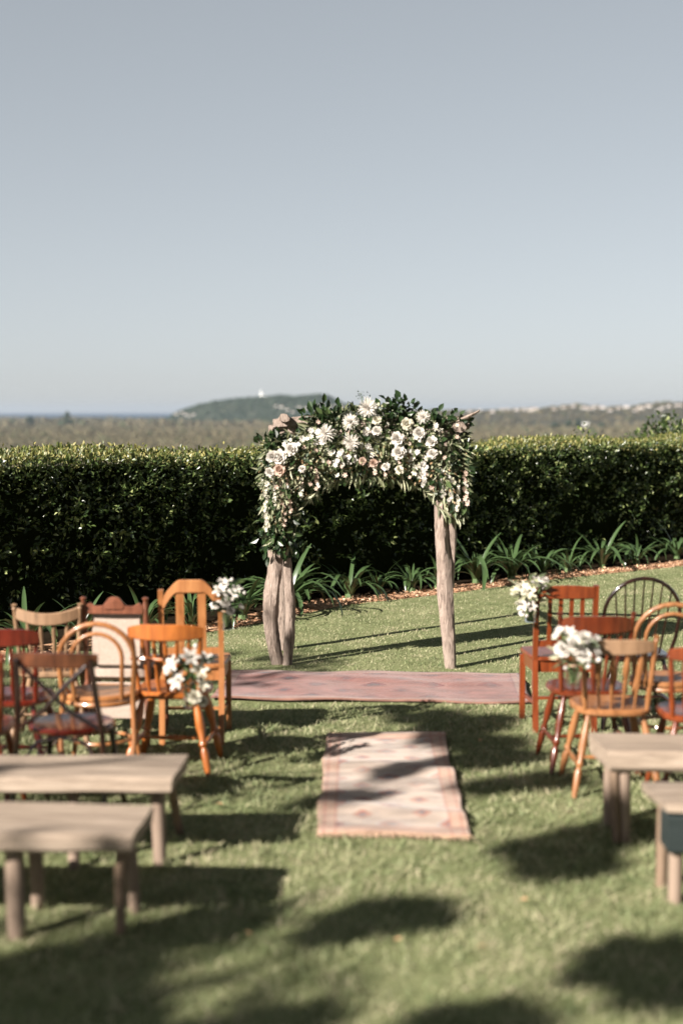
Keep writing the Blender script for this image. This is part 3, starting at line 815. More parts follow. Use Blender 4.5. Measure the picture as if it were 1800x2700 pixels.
trunk('post', [(-.425, 11.10, -.02), (-.405, 11.10, .31), (-.411, 11.10, .58), (-.424, 11.11, .82), (-.422, 11.11, 1.0), (-.40, 11.12, 1.36), (-.41, 11.13, 1.8)], [.036, .038, .036, .030, .031, .03, .026], 2, 12)
trunk('post', [(.850, 10.95, -.02), (.826, 10.95, .335), (.800, 10.95, .60), (.782, 10.96, .93), (.765, 10.97, 1.22), (.78, 10.98, 1.51), (.84, 11.0, 1.9)], [.040, .049, .056, .055, .050, .045, .042], 3)
trunk('post', [(.845, 10.99, .55), (.848, 10.985, .80), (.852, 10.98, 1.05), (.825, 10.98, 1.25), (.81, 11.0, 1.6)], [.02, .034, .040, .028, .022], 4, 12)
trunk('post', [(-.50, 11.82, -.02), (-.49, 11.82, .6), (-.475, 11.82, 1.2), (-.46, 11.82, 1.84)], [.045, .045, .042, .04], 5)
trunk('post', [(.885, 11.55, -.02), (.87, 11.55, .6), (.85, 11.55, 1.2), (.86, 11.55, 1.82)], [.045, .045, .042, .04], 6)
trunk('crossbar', [(-.53, 11.08, 1.895), (-.2, 11.08, 1.92), (.2, 11.06, 1.905), (.6, 11.03, 1.91), (.985, 10.98, 1.905)], [.042, .045, .05, .05, .048], 7)
trunk('crossbar', [(-.6, 11.8, 1.84), (.1, 11.72, 1.85), (1.0, 11.56, 1.84)], [.04, .045, .04], 8)
trunk('side_beam', [(-.44, 10.93, 1.945), (-.45, 11.4, 1.93), (-.47, 11.95, 1.90)], [.036, .04, .036], 9)
trunk('side_beam', [(.90, 10.86, 1.875), (.89, 11.2, 1.90), (.88, 11.68, 1.88)], [.046, .042, .036], 10)
trunk('branch_stub', [(.90, 10.95, 1.92), (.97, 10.90, 1.955), (1.05, 10.86, 2.00)], [.022, .017, .007], 11, 8)

# ------------------------------------------------------------------ flower meshes (unit radius, facing +z)
def petal(mb, base, yaw, pitch, L, W, cup, curl, k=3):
    vs = []; fs = []
    cy, sy = math.cos(yaw), math.sin(yaw)
    for i in range(k + 1):
        t = i / k
        w = W * math.sin(math.pi * min(.12 + .80 * t, 1)) ** .7
        a = pitch + curl * t
        r = base + L * t * math.cos(pitch + curl * t * .5); zz = L * t * math.sin(pitch + curl * t * .5)
        for j in (-1, 0, 1):
            rx, ry, rz = r - (cup * abs(j) * W * .4 * math.sin(a)), j * w, zz + cup * abs(j) * W * .4 * math.cos(a)
            vs.append((cy * rx - sy * ry, sy * rx + cy * ry, rz))
    for i in range(k):
        for j in range(2):
            fs.append((i * 3 + j, i * 3 + j + 1, i * 3 + j + 4, i * 3 + j + 3))
    mb.add(vs, fs)
def rose_mesh(name, mat, seed):
    rr = random.Random(seed); mb = MB()
    for cnt, base, pit, L, W, cup, curl in ((4, .03, R(84), .55, .22, .9, R(25)), (5, .10, R(76), .62, .30, .8, R(10)), (6, .20, R(62), .70, .36, .7, R(-12)), (7, .28, R(42), .74, .40, .6, R(-30)), (8, .30, R(18), .78, .42, .4, R(-30))):
        o = rr.uniform(0, 6)
        for k in range(cnt):
            petal(mb, base, o + k * 6.283 / cnt + rr.uniform(-.15, .15), pit + rr.uniform(-.12, .12), L * rr.uniform(.88, 1.1), W, cup, curl)
    return mb.mesh(name, mat, 3)
def mum_mesh(name, mat, seed):
    rr = random.Random(seed); mb = MB()
    for cnt, pit, L in ((14, R(80), .5), (18, R(62), .75), (22, R(42), .95), (24, R(20), 1.02), (20, R(0), 1.0), (12, R(-22), .9)):
        o = rr.uniform(0, 6)
        for k in range(cnt):
            petal(mb, .04, o + k * 6.283 / cnt + rr.uniform(-.12, .12), pit + rr.uniform(-.15, .15), L * rr.uniform(.8, 1.15), .05, .6, R(rr.uniform(-45, 25)), 4)
    return mb.mesh(name, mat, 3)
def daisy_mesh(name, mat, seed, cnt=8):
    rr = random.Random(seed); mb = MB()
    for k in range(cnt):
        petal(mb, .12, k * 6.283 / cnt + rr.uniform(-.1, .1), R(22) + rr.uniform(-.2, .2), .88, .27, .3, R(-20))
    return mb.mesh(name, mat, 3)
def lily_mesh(name, mat, seed):
    rr = random.Random(seed); mb = MB()
    for k in range(6):
        petal(mb, .05, k * 1.047 + rr.uniform(-.1, .1), R(62) + rr.uniform(-.1, .1), 1.15, .30, .5, R(-75), 5)
    return mb.mesh(name, mat, 3)
def bud_mesh(name, mat):
    return MB().turned((0, 0, 0), (0, 0, 1.2), [(0, .1), (.2, .42), (.55, .5), (.85, .3), (1, .06)], 8).mesh(name, mat)
ROSE_W = [rose_mesh('rose', M['white_petal'], 1), rose_mesh('rose', M['white_petal'], 2)]
ROSE_B = [rose_mesh('rose', M['blush_petal'], 3), rose_mesh('rose', M['cream_petal'], 4)]
MUM = [mum_mesh('chrysanthemum', M['white_petal'], 5), mum_mesh('chrysanthemum', M['white_petal'], 6)]
DAISY = [daisy_mesh('blossom', M['white_petal'], 7), daisy_mesh('blossom', M['cream_petal'], 8, 6), daisy_mesh('blossom', M['blush_petal'], 9, 6)]
LILY = [lily_mesh('lily', M['white_petal'], 10), lily_mesh('lily', M['cream_petal'], 11)]
BUD = bud_mesh('bud', M['white_petal'])
def face(dx, dy, dz, spin=None):
    q = Vector((dx, dy, dz)).to_track_quat('Z', 'Y')
    return q @ Quaternion((0, 0, 1), random.uniform(0, 6.28) if spin is None else spin)

# ------------------------------------------------------------------ garland on the arch
gar = empty('floral_garland', (.16, 11.0, 1.5), label='lush garland of white and blush flowers with trailing greenery draped over the arch', cat='garland')
GO = np.array([.16, 11.0, 1.5])
POLY = [(-.586, 1.735), (-.469, 1.785), (-.345, 1.815), (-.225, 1.945), (0, 2.013), (.146, 2.041), (.292, 2.041), (.468, 1.999), (.615, 1.94), (.82, 1.936), (.952, 1.892), (.974, 1.658), (.984, 1.393), (.927, 1.158), (.853, 1.173), (.779, 1.232), (.705, 1.335), (.558, 1.452), (.382, 1.476), (.147, 1.476), (-.059, 1.452), (-.206, 1.364), (-.294, 1.305), (-.368, 1.069), (-.398, .951), (-.545, .966), (-.589, 1.069), (-.617, 1.364), (-.622, 1.599)]
def in_poly(x, z):
    c = np.zeros(len(x), bool); m = len(POLY); j = m - 1
    for i in range(m):
        xi, zi = POLY[i]; xj, zj = POLY[j]
        c ^= ((zi > z) != (zj > z)) & (x < (xj - xi) * (z - zi) / (zj - zi + 1e-12) + xi)
        j = i
    return c
def poly_dist(x, z):
    d = np.full(len(x), 9.0); m = len(POLY)
    for i in range(m):
        a = np.array(POLY[i]); b_ = np.array(POLY[(i + 1) % m]); ab = b_ - a
        t = np.clip(((x - a[0]) * ab[0] + (z - a[1]) * ab[1]) / (ab @ ab), 0, 1)
        d = np.minimum(d, np.hypot(x - a[0] - t * ab[0], z - a[1] - t * ab[1]))
    return d
def garland_points(n):
    x = rng.uniform(-.63, .99, n * 3); z = rng.uniform(.94, 2.05, n * 3)
    k = in_poly(x, z); x, z = x[k], z[k]
    # thinner towards the ragged lower fringe of the middle
    mid = (x > -.2) & (x < .7)
    low = np.clip((1.72 - z) / .3, 0, 1)
    k = ~(mid & (rng.uniform(0, 1, len(x)) < low * .92)); x, z = x[k][:n], z[k][:n]
    d = poly_dist(x, z)
    half = .05 + np.minimum(d, .16) * .95
    y = 10.98 + half * rng.uniform(-1, .8, len(x))
    return np.stack([x, y, z], 1), d
def garland_leaves(name, n, mat, L0, L1, asp, down, sel=None):
    P, d = garland_points(n)
    if sel is not None: P = P[sel(P)]
    m = len(P)
    outw = np.stack([(P[:, 0] - .16) * .5, -np.ones(m) * .6, (P[:, 2] - 1.6) * .9], 1)
    D = outw + rng.normal(size=(m, 3)) * .7 + np.array([0, 0, -down]) * np.clip((1.95 - P[:, 2]) * 1.6, 0, 1)[:, None]
    L = rng.uniform(L0, L1, m)
    o = link(name, leaf_mesh(name, P - GO, D, rng.normal(size=(m, 3)) * .6 + np.array([0, -.6, .6]), L, L * asp, mat), gar); o['kind'] = 'stuff'
garland_leaves('dark_foliage', 1500, M['green'], .045, .085, .24, .5)
garland_leaves('sage_foliage', 6200, M['sage'], .016, .046, .24, .8)
garland_leaves('trailing_foliage', 2200, M['sage'], .05, .10, .10, 1.6, lambda P: (P[:, 2] < 1.75))
garland_leaves('dried_foliage', 1500, M['dry'], .02, .05, .2, .9, lambda P: P[:, 2] < 1.7)
# broad dark leaves at top left and top middle
for cx, cz, sx, sz, m in ((-.50, 1.75, .10, .06, 110), (-.13, 1.95, .12, .06, 120), (.42, 2.0, .12, .06, 110), (.75, 1.93, .14, .05, 70), (-.52, 1.05, .09, .11, 150), (-.40, 1.05, .06, .14, 90), (.93, 1.5, .05, .22, 110)):
    P = np.stack([rng.normal(cx, sx * .6, m), 10.93 + rng.uniform(-.06, .14, m), rng.normal(cz, sz * .6, m)], 1)
    D = np.stack([(P[:, 0] - cx) * 3, -rng.uniform(.1, .7, m), (P[:, 2] - cz) * 3 + (.35 if cz > 1.7 else -.5)], 1) + rng.normal(size=(m, 3)) * .4
    L = rng.uniform(.05, .085, m)
    o = link('broad_leaves', leaf_mesh('broad_leaves', P - GO, D, rng.normal(size=(m, 3)) * .5 + np.array([0, -.7, .5]), L, L * .27, M['green']), gar); o['kind'] = 'stuff'
m = 420      # wispy sprigs sticking out all round
ti = rng.uniform(0, len(POLY), m); i0 = ti.astype(int); fr_ = ti - i0
PA = np.array(POLY); w_ = PA[i0] * (1 - fr_)[:, None] + PA[(i0 + 1) % len(POLY)] * fr_[:, None]
cen = np.array([.16, 1.62]); dw = w_ - cen; dw /= np.linalg.norm(dw, axis=1)[:, None]
P = np.stack([w_[:, 0] - dw[:, 0] * .03, 10.95 + rng.uniform(-.1, .1, m), w_[:, 1] - dw[:, 1] * .03], 1)
D = np.stack([dw[:, 0] + rng.normal(0, .5, m), rng.normal(-.3, .5, m), dw[:, 1] + rng.normal(0, .5, m) - np.where(w_[:, 1] < 1.6, .8, 0)], 1)
L = rng.uniform(.04, .11, m)
o = link('wispy_foliage', leaf_mesh('wispy_foliage', P - GO, D, rng.normal(size=(m, 3)) + np.array([0, -.5, .5]), L, L * rng.uniform(.06, .16, m), M['sage'], droop=.15), gar); o['kind'] = 'stuff'
def G(x, y, z): return (x - GO[0], y - GO[1], z - GO[2])
for k, (x, z, r) in enumerate([(.199, 2.022, .078), (-.118, 1.827, .075), (.069, 1.916, .066), (.075, 1.761, .066), (.618, 1.954, .056)]):
    link('chrysanthemum', MUM[k % 2], gar, G(x, 10.76, z), face(random.uniform(-.4, .0), -1, random.uniform(.1, .5)), r * .94)
for k, (x, z, r) in enumerate([(.266, 1.928, .038), (.188, 1.844, .033), (.266, 1.85, .038), (.494, 1.899, .048), (.422, 1.787, .055), (.434, 1.683, .055), (.584, 1.827, .052), (.679, 1.766, .046), (.685, 1.677, .041), (.339, 1.576, .033), (.44, 1.552, .035), (.243, 1.605, .035), (-.376, 1.709, .056), (-.466, 1.648, .062), (-.526, 1.654, .046), (-.466, 1.552, .052), (-.544, 1.532, .038), (.16, 1.62, .032), (-.30, 1.56, .03)]):
    kind = ROSE_B[0] if k in (15, 11, 17) else (ROSE_B[1] if k in (3, 0, 10) else ROSE_W[k % 2])
    link('rose', kind, gar, G(x, 10.77 if r > .036 else 10.79, z), face(random.uniform(-.6, .1), -1, random.uniform(.0, .6)), r * .94)
for (x, z) in [(-.208, 1.833), (-.003, 1.665), (-.075, 1.688), (.093, 1.654), (.043, 1.622), (-.029, 1.619), (.535, 1.677), (.564, 1.619), (.593, 1.561), (.608, 1.503), (-.289, 1.778), (.173, 1.749), (.722, 1.865), (-.159, 1.749), (.637, 1.605), (.208, 1.691)]:
    for j in range(3):
        link('blossom', DAISY[random.choice((0, 0, 1))], gar, G(x + random.uniform(-.04, .04), 10.80 + random.uniform(-.03, .03), z + random.uniform(-.035, .035)), face(random.uniform(-.6, .4), -1, random.uniform(-.2, .7)), random.uniform(.016, .028))
for (x, z) in zip(rng.uniform(-.58, .92, 75), rng.uniform(1.4, 1.92, 75)):
    if in_poly(np.array([x]), np.array([z]))[0]:
        link('blossom', DAISY[random.choice((1, 2, 2))], gar, G(x, 10.81 + random.uniform(-.03, .03), z), face(random.uniform(-.6, .4), -1, random.uniform(-.3, .6)), random.uniform(.012, .022))
STR = [((-.468, 1.472), (-.432, 1.122)), ((-.518, 1.501), (-.501, 1.253)), ((-.407, 1.486), (-.385, 1.224)), ((.768, 1.559), (.775, 1.341)), ((.876, 1.472), (.892, 1.239)), ((.814, 1.545), (.833, 1.312)), ((-.204, 1.574), (-.186, 1.399)), ((-.582, 1.457), (-.569, 1.078)), ((.936, 1.545), (.95, 1.282)), ((.60, 1.6), (.63, 1.42)), ((-.32, 1.5), (-.30, 1.34))]
for k, ((x0, z0), (x1, z1)) in enumerate(STR):
    s_ = MB().tube([G(x0, 10.88, z0), G((x0 + x1) / 2 + .012, 10.86, (z0 + z1) / 2), G(x1, 10.87, z1)], [.003, .003, .002], 5).build('trailing_stem', M['stem'], gar)
    m = int((z0 - z1) / .017)
    for j in range(m):
        t = (j + .5) / m
        b_ = link('blossom', DAISY[(2, 1, 2, 0, 1, 0)[k % 6]] if random.random() < .8 else DAISY[0], s_, G(x0 + (x1 - x0) * t + random.uniform(-.014, .014), 10.83 + random.uniform(-.012, .012), z0 + (z1 - z0) * t), face(random.uniform(-.8, .8), -1, random.uniform(-.6, .3)), random.uniform(.012, .020))
for (x, z, dx) in ((.152, 2.14, -.02), (.409, 2.09, .03), (-.19, 2.0, -.02)):
    tw = MB().tube([G(x - dx, 11.0, 1.95), G(x - dx * .3, 10.99, z - .06), G(x, 10.98, z)], [.003, .0025, .0015], 5).build('sprig', M['stem'], gar)
    m = 26
    P = np.stack([rng.normal(x, .022, m), rng.normal(10.98, .015, m), z + rng.uniform(-.05, .015, m)], 1) - GO
    L = rng.uniform(.012, .024, m)
    o = link('sprig_leaves', leaf_mesh('sprig_leaves', P, rand_dirs(m), rand_dirs(m), L, L * .3, M['green']), gar); o['kind'] = 'stuff'
# feathery frond at the right end
for k in range(9):
    z = 1.70 - k * .035; P = [G(.90, 10.88, z + .02)]
    link('frond', leaf_mesh('frond', [P[0]], [[.8, -.1, -.35]], [[0, -1, .5]], [.12], [.008], M['sage'], droop=.12), gar)
# ------------------------------------------------------------------ chairs (local: faces +y, back legs at -y)
LEG_T = [(0, .013), (.12, .017), (.3, .021), (.36, .013), (.40, .022), (.46, .014), (.62, .023), (.8, .02), (.9, .014), (1, .014)]
SPIN_T = [(0, .007), (.25, .013), (.45, .008), (.5, .012), (.55, .008), (.78, .013), (1, .007)]
def seat_outline(wf, wb, d, rnd=4.0, n=28):
    pts = []
    for k in range(n):
        a = 2 * math.pi * k / n; cx, sy = math.cos(a), math.sin(a)
        e = 2 / rnd
        x = math.copysign(abs(cx) ** e, cx); y = math.copysign(abs(sy) ** e, sy)
        w = (wf if y > 0 else wb); w = wb + (wf - wb) * (y + 1) / 2
        pts.append((x * w / 2, y * d / 2))
    return pts
def arc_path(w, depth, y0, n=13):
    """bowed back path, ends forward by depth"""
    return [(w / 2 * (2 * k / (n - 1) - 1), y0 - depth * (1 - (2 * k / (n - 1) - 1) ** 2)) for k in range(n)]

def chair(label, x, y, rz, group='mismatched wooden chairs in rows'):
    return empty('chair', (x, y, 0), rz, label, 'chair', group)

def legs_square(o, m, wf, wb, d, sh, w=.034, back_top=None, rake=.05, foot=.05):
    for s in (-1, 1):
        MB().bar((s * wf / 2, d / 2 - .02, 0), (s * wf / 2, d / 2 - .02, sh - .02), w, w).build('leg', m, o)
        top = back_top or sh
        mb = MB()
        mb.bar((s * wb / 2, -d / 2 - foot, 0), (s * wb / 2, -d / 2, sh), w, w * 1.1)
        if back_top:
            mb.bar((s * wb / 2, -d / 2, sh - .001), (s * wb / 2, -d / 2 - rake, top), w * .92, w * .9)
        mb.build('leg', m, o)
def legs_turned(o, m, w, d, sh, splay=.05, rs=1.0):
    for sx in (-1, 1):
        for sy in (-1, 1):
            MB().turned((sx * (w / 2 + splay), sy * (d / 2 + splay), 0), (sx * (w / 2 - .03), sy * (d / 2 - .03), sh), [(t, r * rs) for t, r in LEG_T]).build('leg', m, o)
    h = sh * .38; k = splay * .6
    for sx in (-1, 1):
        MB().turned((sx * (w / 2 + k - .01), -(d / 2 + k), h), (sx * (w / 2 + k - .01), d / 2 + k, h), [(0, .008), (.3, .011), (.5, .016), (.7, .011), (1, .008)]).build('stretcher', m, o)
    MB().turned((-(w / 2 + k - .015), 0, h), (w / 2 + k - .015, 0, h), [(0, .008), (.3, .011), (.5, .016), (.7, .011), (1, .008)]).build('stretcher', m, o)

def slat_chair(label, x, y, rz, m, H, w=.37, d=.40, sh=.455, nsl=4, crest='straight', slw=.026, hump=None):
    o = chair(label, x, y, rz)
    legs_square(o, m, w + .05, w, d, sh, back_top=H - (0 if crest != 'hump' else .015), rake=.07)
    MB().slab(seat_outline(w + .10, w + .035, d + .05, 7), sh - .005, sh + .025, .008, .006).build('seat', m, o)
    for yy, ww in ((d / 2 - .02, w + .015), (-d / 2 + .005, w - .03)):
        MB().box((0, yy, sh - .04), (ww, .02, .065)).build('apron', m, o)
    for s in (-1, 1):
        MB().bar((s * (w / 2 + .02), d / 2 - .035, sh - .04), (s * (w / 2), -d / 2 + .018, sh - .04), .018, .065, (1, 0, 0)).build('apron', m, o)
        MB().bar((s * (w / 2 + .015), d / 2 - .03, .16), (s * w / 2, -d / 2 - .015, .18), .018, .022, (1, 0, 0)).build('stretcher', m, o)
    MB().bar((-w / 2 + .016, 0, .17), (w / 2 - .016, 0, .17), .018, .02, (0, 0, 1)).build('stretcher', m, o)
    yb = lambda z: -d / 2 - .07 * (z - sh) / (H - sh)
    n = 17; path = arc_path(w - .028, .012, yb(H - .05), n)
    if crest == 'hump':
        t = [abs(2 * k / (n - 1) - 1) for k in range(n)]
        hi = [H + .045 - .10 * max(0, (v - .42) / .58) ** 1.3 for v in t]
        lo = [H - .035 - .105 * max(0, (v - .5) / .5) ** 1.5 for v in t]
        MB().rail(path, lo, hi, .026).build('crest_rail', m, o)
        ztop = H - .03
    else:
        MB().rail(path, H - .085, [H - .012 + .012 * math.cos((2 * k / (n - 1) - 1) * 1.5) for k in range(n)], .022).build('crest_rail', m, o)
        ztop = H - .08
    MB().box((0, yb(sh + .1) , sh + .11), (w - .03, .018, .04)).build('back_rail', m, o)
    for k in range(nsl):
        if nsl == 2: xx = (-.065, .065)[k]
        else: xx = (k + 1) / (nsl + 1) * (w - .03) - (w - .03) / 2
        MB().bar((xx, yb(sh + .13), sh + .128), (xx, yb(ztop) - .006, ztop + .004), slw, .012, (1, 0, 0)).build('slat', m, o)
    return o

def windsor(label, x, y, rz, m, H, w=.40, d=.40, sh=.43, nsp=6, crest=.075, arrow=False, mid=False, finial=False, dip=0.0, crest_m=None, seat_m=None, rake=.09, rs=1.0):
    o = chair(label, x, y, rz)
    cm = crest_m or m
    legs_turned(o, m, w - .06, d - .06, sh - .005, .055, rs)
    MB().slab(seat_outline(w + .03, w - .01, d + .02, 3.2), sh - .012, sh + .028, .012, .012).build('seat', seat_m or m, o)
    yb = lambda z: -d / 2 + .03 - rake * (z - sh) / (H - sh)
    n = 17; bow = .045
    path = arc_path(w - (.035 if finial else .0), bow, yb(H - .04) + bow * .6, n)
    tt = [2 * k / (n - 1) - 1 for k in range(n)]
    MB().rail(path, [H - crest - .006 + .012 * v * v - dip * .8 * (1 - v * v) for v in tt], [H - .022 * v ** 4 * (dip == 0) - dip * (1 - v * v) for v in tt], .024).build('crest_rail', cm, o)
    if mid:
        zm = sh + (H - sh) * .52
        p2 = arc_path(w * .99, bow * .9, yb(zm) + bow * .6, n)
        MB().tube([(a, b_, zm) for a, b_ in p2], .011, 8, flat=1.0).build('middle_rail', m, o)
    def ybow(xx, z, f=1.0): return yb(z) + bow * .6 - bow * (1 - (2 * xx / w) ** 2) * f
    for s in (-1, 1):
        xt = s * (w / 2 - .012); zt = H + (.02 if finial else -crest * .4)
        pr = [(0, .011), (.2, .016), (.35, .011), (.42, .017), (.48, .011), (.75, .015), (.9, .011), (1, .011)]
        if finial: pr = pr[:-1] + [(.93, .016), (.96, .011), (.985, .019), (1, .006)]
        MB().turned((s * (w / 2 - .04), -d / 2 + .045, sh + .018), (xt, ybow(xt, zt) , zt), pr).build('back_post', m, o)
    for k in range(nsp):
        f = (k + 1) / (nsp + 1) * 2 - 1
        x0, x1 = f * (w / 2 - .05), f * (w / 2 - .01); zt = H - crest + .012 - dip * .6
        p0 = (x0, -d / 2 + .045 - .012 * (1 - f * f), sh + .018); p1 = (x1, ybow(x1, zt), zt)
        if arrow:
            mb = MB(); P0, P1 = Vector(p0), Vector(p1)
            mb.tube([P0.lerp(P1, t) for t in (0, .2, .45, .7, .82, .92, 1)], [.006, .007, .012, .019, .016, .008, .006], 8, flat=1.0)
            mb.build('spindle', m, o)
        else:
            MB().turned(p0, p1, SPIN_T, 8).build('spindle', m, o)
    return o

def hoop_windsor(label, x, y, rz, m, H, w=.46, d=.41, sh=.44, nsp=7):
    o = chair(label, x, y, rz)
    legs_turned(o, m, w - .10, d - .06, sh - .005, .05)
    MB().slab(seat_outline(w - .01, w - .05, d + .02, 3), sh - .012, sh + .025, .012, .012).build('seat', m, o)
    yb = lambda z: -d / 2 + .04 - .11 * (z - sh) / (H - sh)
    cz = H - w / 2
    pts = [(-w / 2 + .05, yb(sh), sh + .015), (-w / 2 + .015, yb(sh + .15), sh + .15)]
    for k in range(15):
        a = math.pi * (1 - k / 14); z = cz + math.sin(a) * w / 2
        pts.append((math.cos(a) * w / 2, yb(z), z))
    pts += [(w / 2 - .015, yb(sh + .15), sh + .15), (w / 2 - .05, yb(sh), sh + .015)]
    MB().tube(pts, .0125, 10).build('hoop', m, o)
    for k in range(nsp):
        f = (k + 1) / (nsp + 1) * 2 - 1; x1 = f * (w / 2 - .005); zt = cz + math.sqrt(max((w / 2) ** 2 - x1 ** 2, 0)) - .004
        MB().turned((f * (w / 2 - .07), -d / 2 + .045, sh + .018), (x1, yb(zt), zt), [(0, .006), (.3, .008), (.7, .006), (1, .005)], 8).build('spindle', m, o)
    return o

def bentwood(label, x, y, rz, m, H, w=.39, d=.40, sh=.45, seat_m=None):
    o = chair(label, x, y, rz)
    ol = [(math.cos(a) * .205, math.sin(a) * .20) for a in [2 * math.pi * k / 28 for k in range(28)]]
    MB().slab(ol, sh - .012, sh + .02, .008, .008).build('seat', seat_m or m, o)
    MB().tube([(math.cos(a) * .197, math.sin(a) * .192, sh - .026) for a in [2 * math.pi * k / 24 for k in range(25)]], .014, 8).build('seat_ring', m, o)
    MB().tube([(math.cos(a) * .155, math.sin(a) * .15, .20) for a in [2 * math.pi * k / 24 for k in range(25)]], .010, 8).build('leg_ring', m, o)
    yb = lambda z: -d / 2 + .02 - .08 * max(z - sh, 0) / (H - sh)
    for s in (-1, 1):
        MB().tube([(s * .19, d / 2 + .01, 0), (s * .165, d / 2 - .04, .2), (s * .15, d / 2 - .06, sh - .02)], [.012, .015, .017], 8).build('leg', m, o)
    def hoop(hw, top, zb):
        cz = top - hw
        pts = [(-hw * .93, yb(zb), zb)]
        for k in range(13):
            a = math.pi * (1 - k / 12); z = cz + math.sin(a) * hw; pts.append((math.cos(a) * hw, yb(z), z))
        return pts + [(hw * .93, yb(zb), zb)]
    outer = [(-w / 2 + .02, -d / 2 - .09, 0), (-w / 2 + .005, -d / 2 - .015, .25)] + hoop(w / 2, H, sh + .02) + [(w / 2 - .005, -d / 2 - .015, .25), (w / 2 - .02, -d / 2 - .09, 0)]
    MB().tube(outer, .0145, 10).build('back_frame', m, o)
    MB().tube(hoop(w / 2 - .065, H - .055, sh + .0), .0115, 10).build('inner_hoop', m, o)
    for s in (-1, 1):
        MB().tube([(s * (w / 2 - .01), yb(sh - .02), sh + .10), (s * .17, -.08, sh + .03), (s * .165, 0, sh - .04)], [.008, .010, .008], 8).build('brace', m, o)
    return o

def crossback(label, x, y, rz, m, H, wt=.36, wb=.46, d=.42, sh=.45, rail_m=None, seat_m=None):
    o = chair(label, x, y, rz)
    yb = lambda z: -d / 2 + .01 - .09 * max(z - sh, 0) / (H - sh) - .05 * max(sh - z, 0) / sh
    MB().slab([(math.cos(a) * .215, math.sin(a) * .205) for a in [2 * math.pi * k / 28 for k in range(28)]], sh - .012, sh + .022, .01, .01).build('seat', seat_m or m, o)
    n = 15; p = arc_path(wt + .05, .05, yb(H - .03) + .035, n)
    MB().rail(p, H - .075, [H - .012 * abs(2 * k / (n - 1) - 1) ** 3 for k in range(n)], .022).build('crest_rail', rail_m or m, o)
    for s in (-1, 1):
        MB().tube([(s * wb / 2, yb(0), 0), (s * (wb / 2 - .008), yb(.25), .25), (s * (wt / 2 + .03), yb(sh), sh), (s * (wt / 2 + .01), yb(.66), .66), (s * wt / 2, yb(H), H - .035)], .0155, 10).build('back_post', m, o)
        MB().tube([(s * .205, d / 2 + .01, 0), (s * .175, d / 2 - .04, .2), (s * .155, d / 2 - .06, sh - .012)], [.013, .015, .017], 8).build('leg', m, o)
        MB().tube([(s * (wt / 2 - .02), yb(H - .06) - .012, H - .06), (s * .055, yb(.7) - .035 - .006 * s, .70), (-s * .06, yb(.58) - .028 - .006 * s, .575), (-s * (wt / 2 + .015), yb(sh + .03), sh + .03)], .0115, 8).build('cross_brace', m, o)
        MB().tube([(s * (wt / 2 + .03), yb(sh - .12), sh - .17), (s * .12, yb(sh) + .02, sh - .045), (0, yb(sh) + .03, sh - .02)], .009, 8).build('bow_brace', m, o)
    MB().tube([(math.cos(a) * .16, math.sin(a) * .155, .20) for a in [2 * math.pi * k / 24 for k in range(25)]], .009, 8).build('leg_ring', m, o)
    return o

def upholstered(label, x, y, rz, m, H, w=.37, d=.42, sh=.40):
    o = chair(label, x, y, rz)
    yb = lambda z: -d / 2 - .08 * max(z - sh, 0) / (H - sh)
    for s in (-1, 1):
        MB().turned((s * w / 2, -d / 2 - .05, 0), (s * w / 2, yb(sh), sh), [(0, .015), (.5, .02), (1, .02)], 10).build('leg', m, o)
        MB().turned((s * w / 2, yb(sh), sh), (s * w / 2, yb(H), H), [(0, .02), (.3, .017), (.55, .021), (.85, .016), (.9, .02), (.95, .012), (.985, .02), (1, .006)], 10).build('back_post', m, o)
        MB().turned((s * (w / 2 + .03), d / 2 - .02, 0), (s * (w / 2 + .03), d / 2 - .02, sh - .03), [(0, .014), (.2, .02), (.5, .018), (.8, .026), (1, .022)], 10).build('leg', m, o)
        MB().bar((s * (w / 2 + .025), d / 2 - .04, sh - .05), (s * w / 2, -d / 2 + .02, sh - .05), .02, .07, (1, 0, 0)).build('apron', m, o)
    MB().box((0, d / 2 - .02, sh - .05), (w + .015, .022, .07)).build('apron', m, o)
    n = 21; tt = [2 * k / (n - 1) - 1 for k in range(n)]
    hi = [H - .055 + .055 * math.exp(-(v / .32) ** 4) + .022 * math.exp(-((abs(v) - .86) / .10) ** 2) for v in tt]
    cr = MB().rail(arc_path(w - .035, .006, yb(H - .06), n), H - .105, hi, .022).build('crest_rail', m, o)
    MB().rail(arc_path(w * .30, .004, yb(H - .05) - .014, 9), [H - .075] * 9, [H - .02 - .02 * abs(k / 4 - 1) ** 2 for k in range(9)], .012).build('carved_crest', m, cr)
    pz0, pz1 = sh + .08, H - .108
    q = MB().box((0, 0, (pz0 + pz1) / 2), (w - .085, .05, pz1 - pz0), .014).build('back_panel', M['cream'], o)
    q.location = (0, yb((pz0 + pz1) / 2) + .02, 0); q.rotation_euler = (0, 0, 0)
    MB().slab(seat_outline(w + .09, w + .02, d + .03, 5), sh - .01, sh + .085, .025, -.02).build('seat_cushion', M['cream'], o)
    MB().rail(arc_path(w + .05, .0, -d / 2 + .0, 5), sh - .24, sh - .02, .02).build('fabric_skirt', M['cream'], o)
    return o

# left block, front row
slat_chair('honey-orange chair with arched crest and two wide slats, flower jar on post', -.905, 8.66, R(2), M['honey'], .955, w=.355, d=.40, nsl=2, crest='hump', slw=.048)
upholstered('carved dark-wood chair with cream upholstered back panel and seat', -1.325, 8.62, R(-3), M['mahogany'], .905)
windsor('weathered tan chair with curved top rail and knobbed posts', -1.745, 8.52, R(4), M['weathered'], .85, w=.41, nsp=4, crest=.075, finial=True, rake=.07, dip=.035)
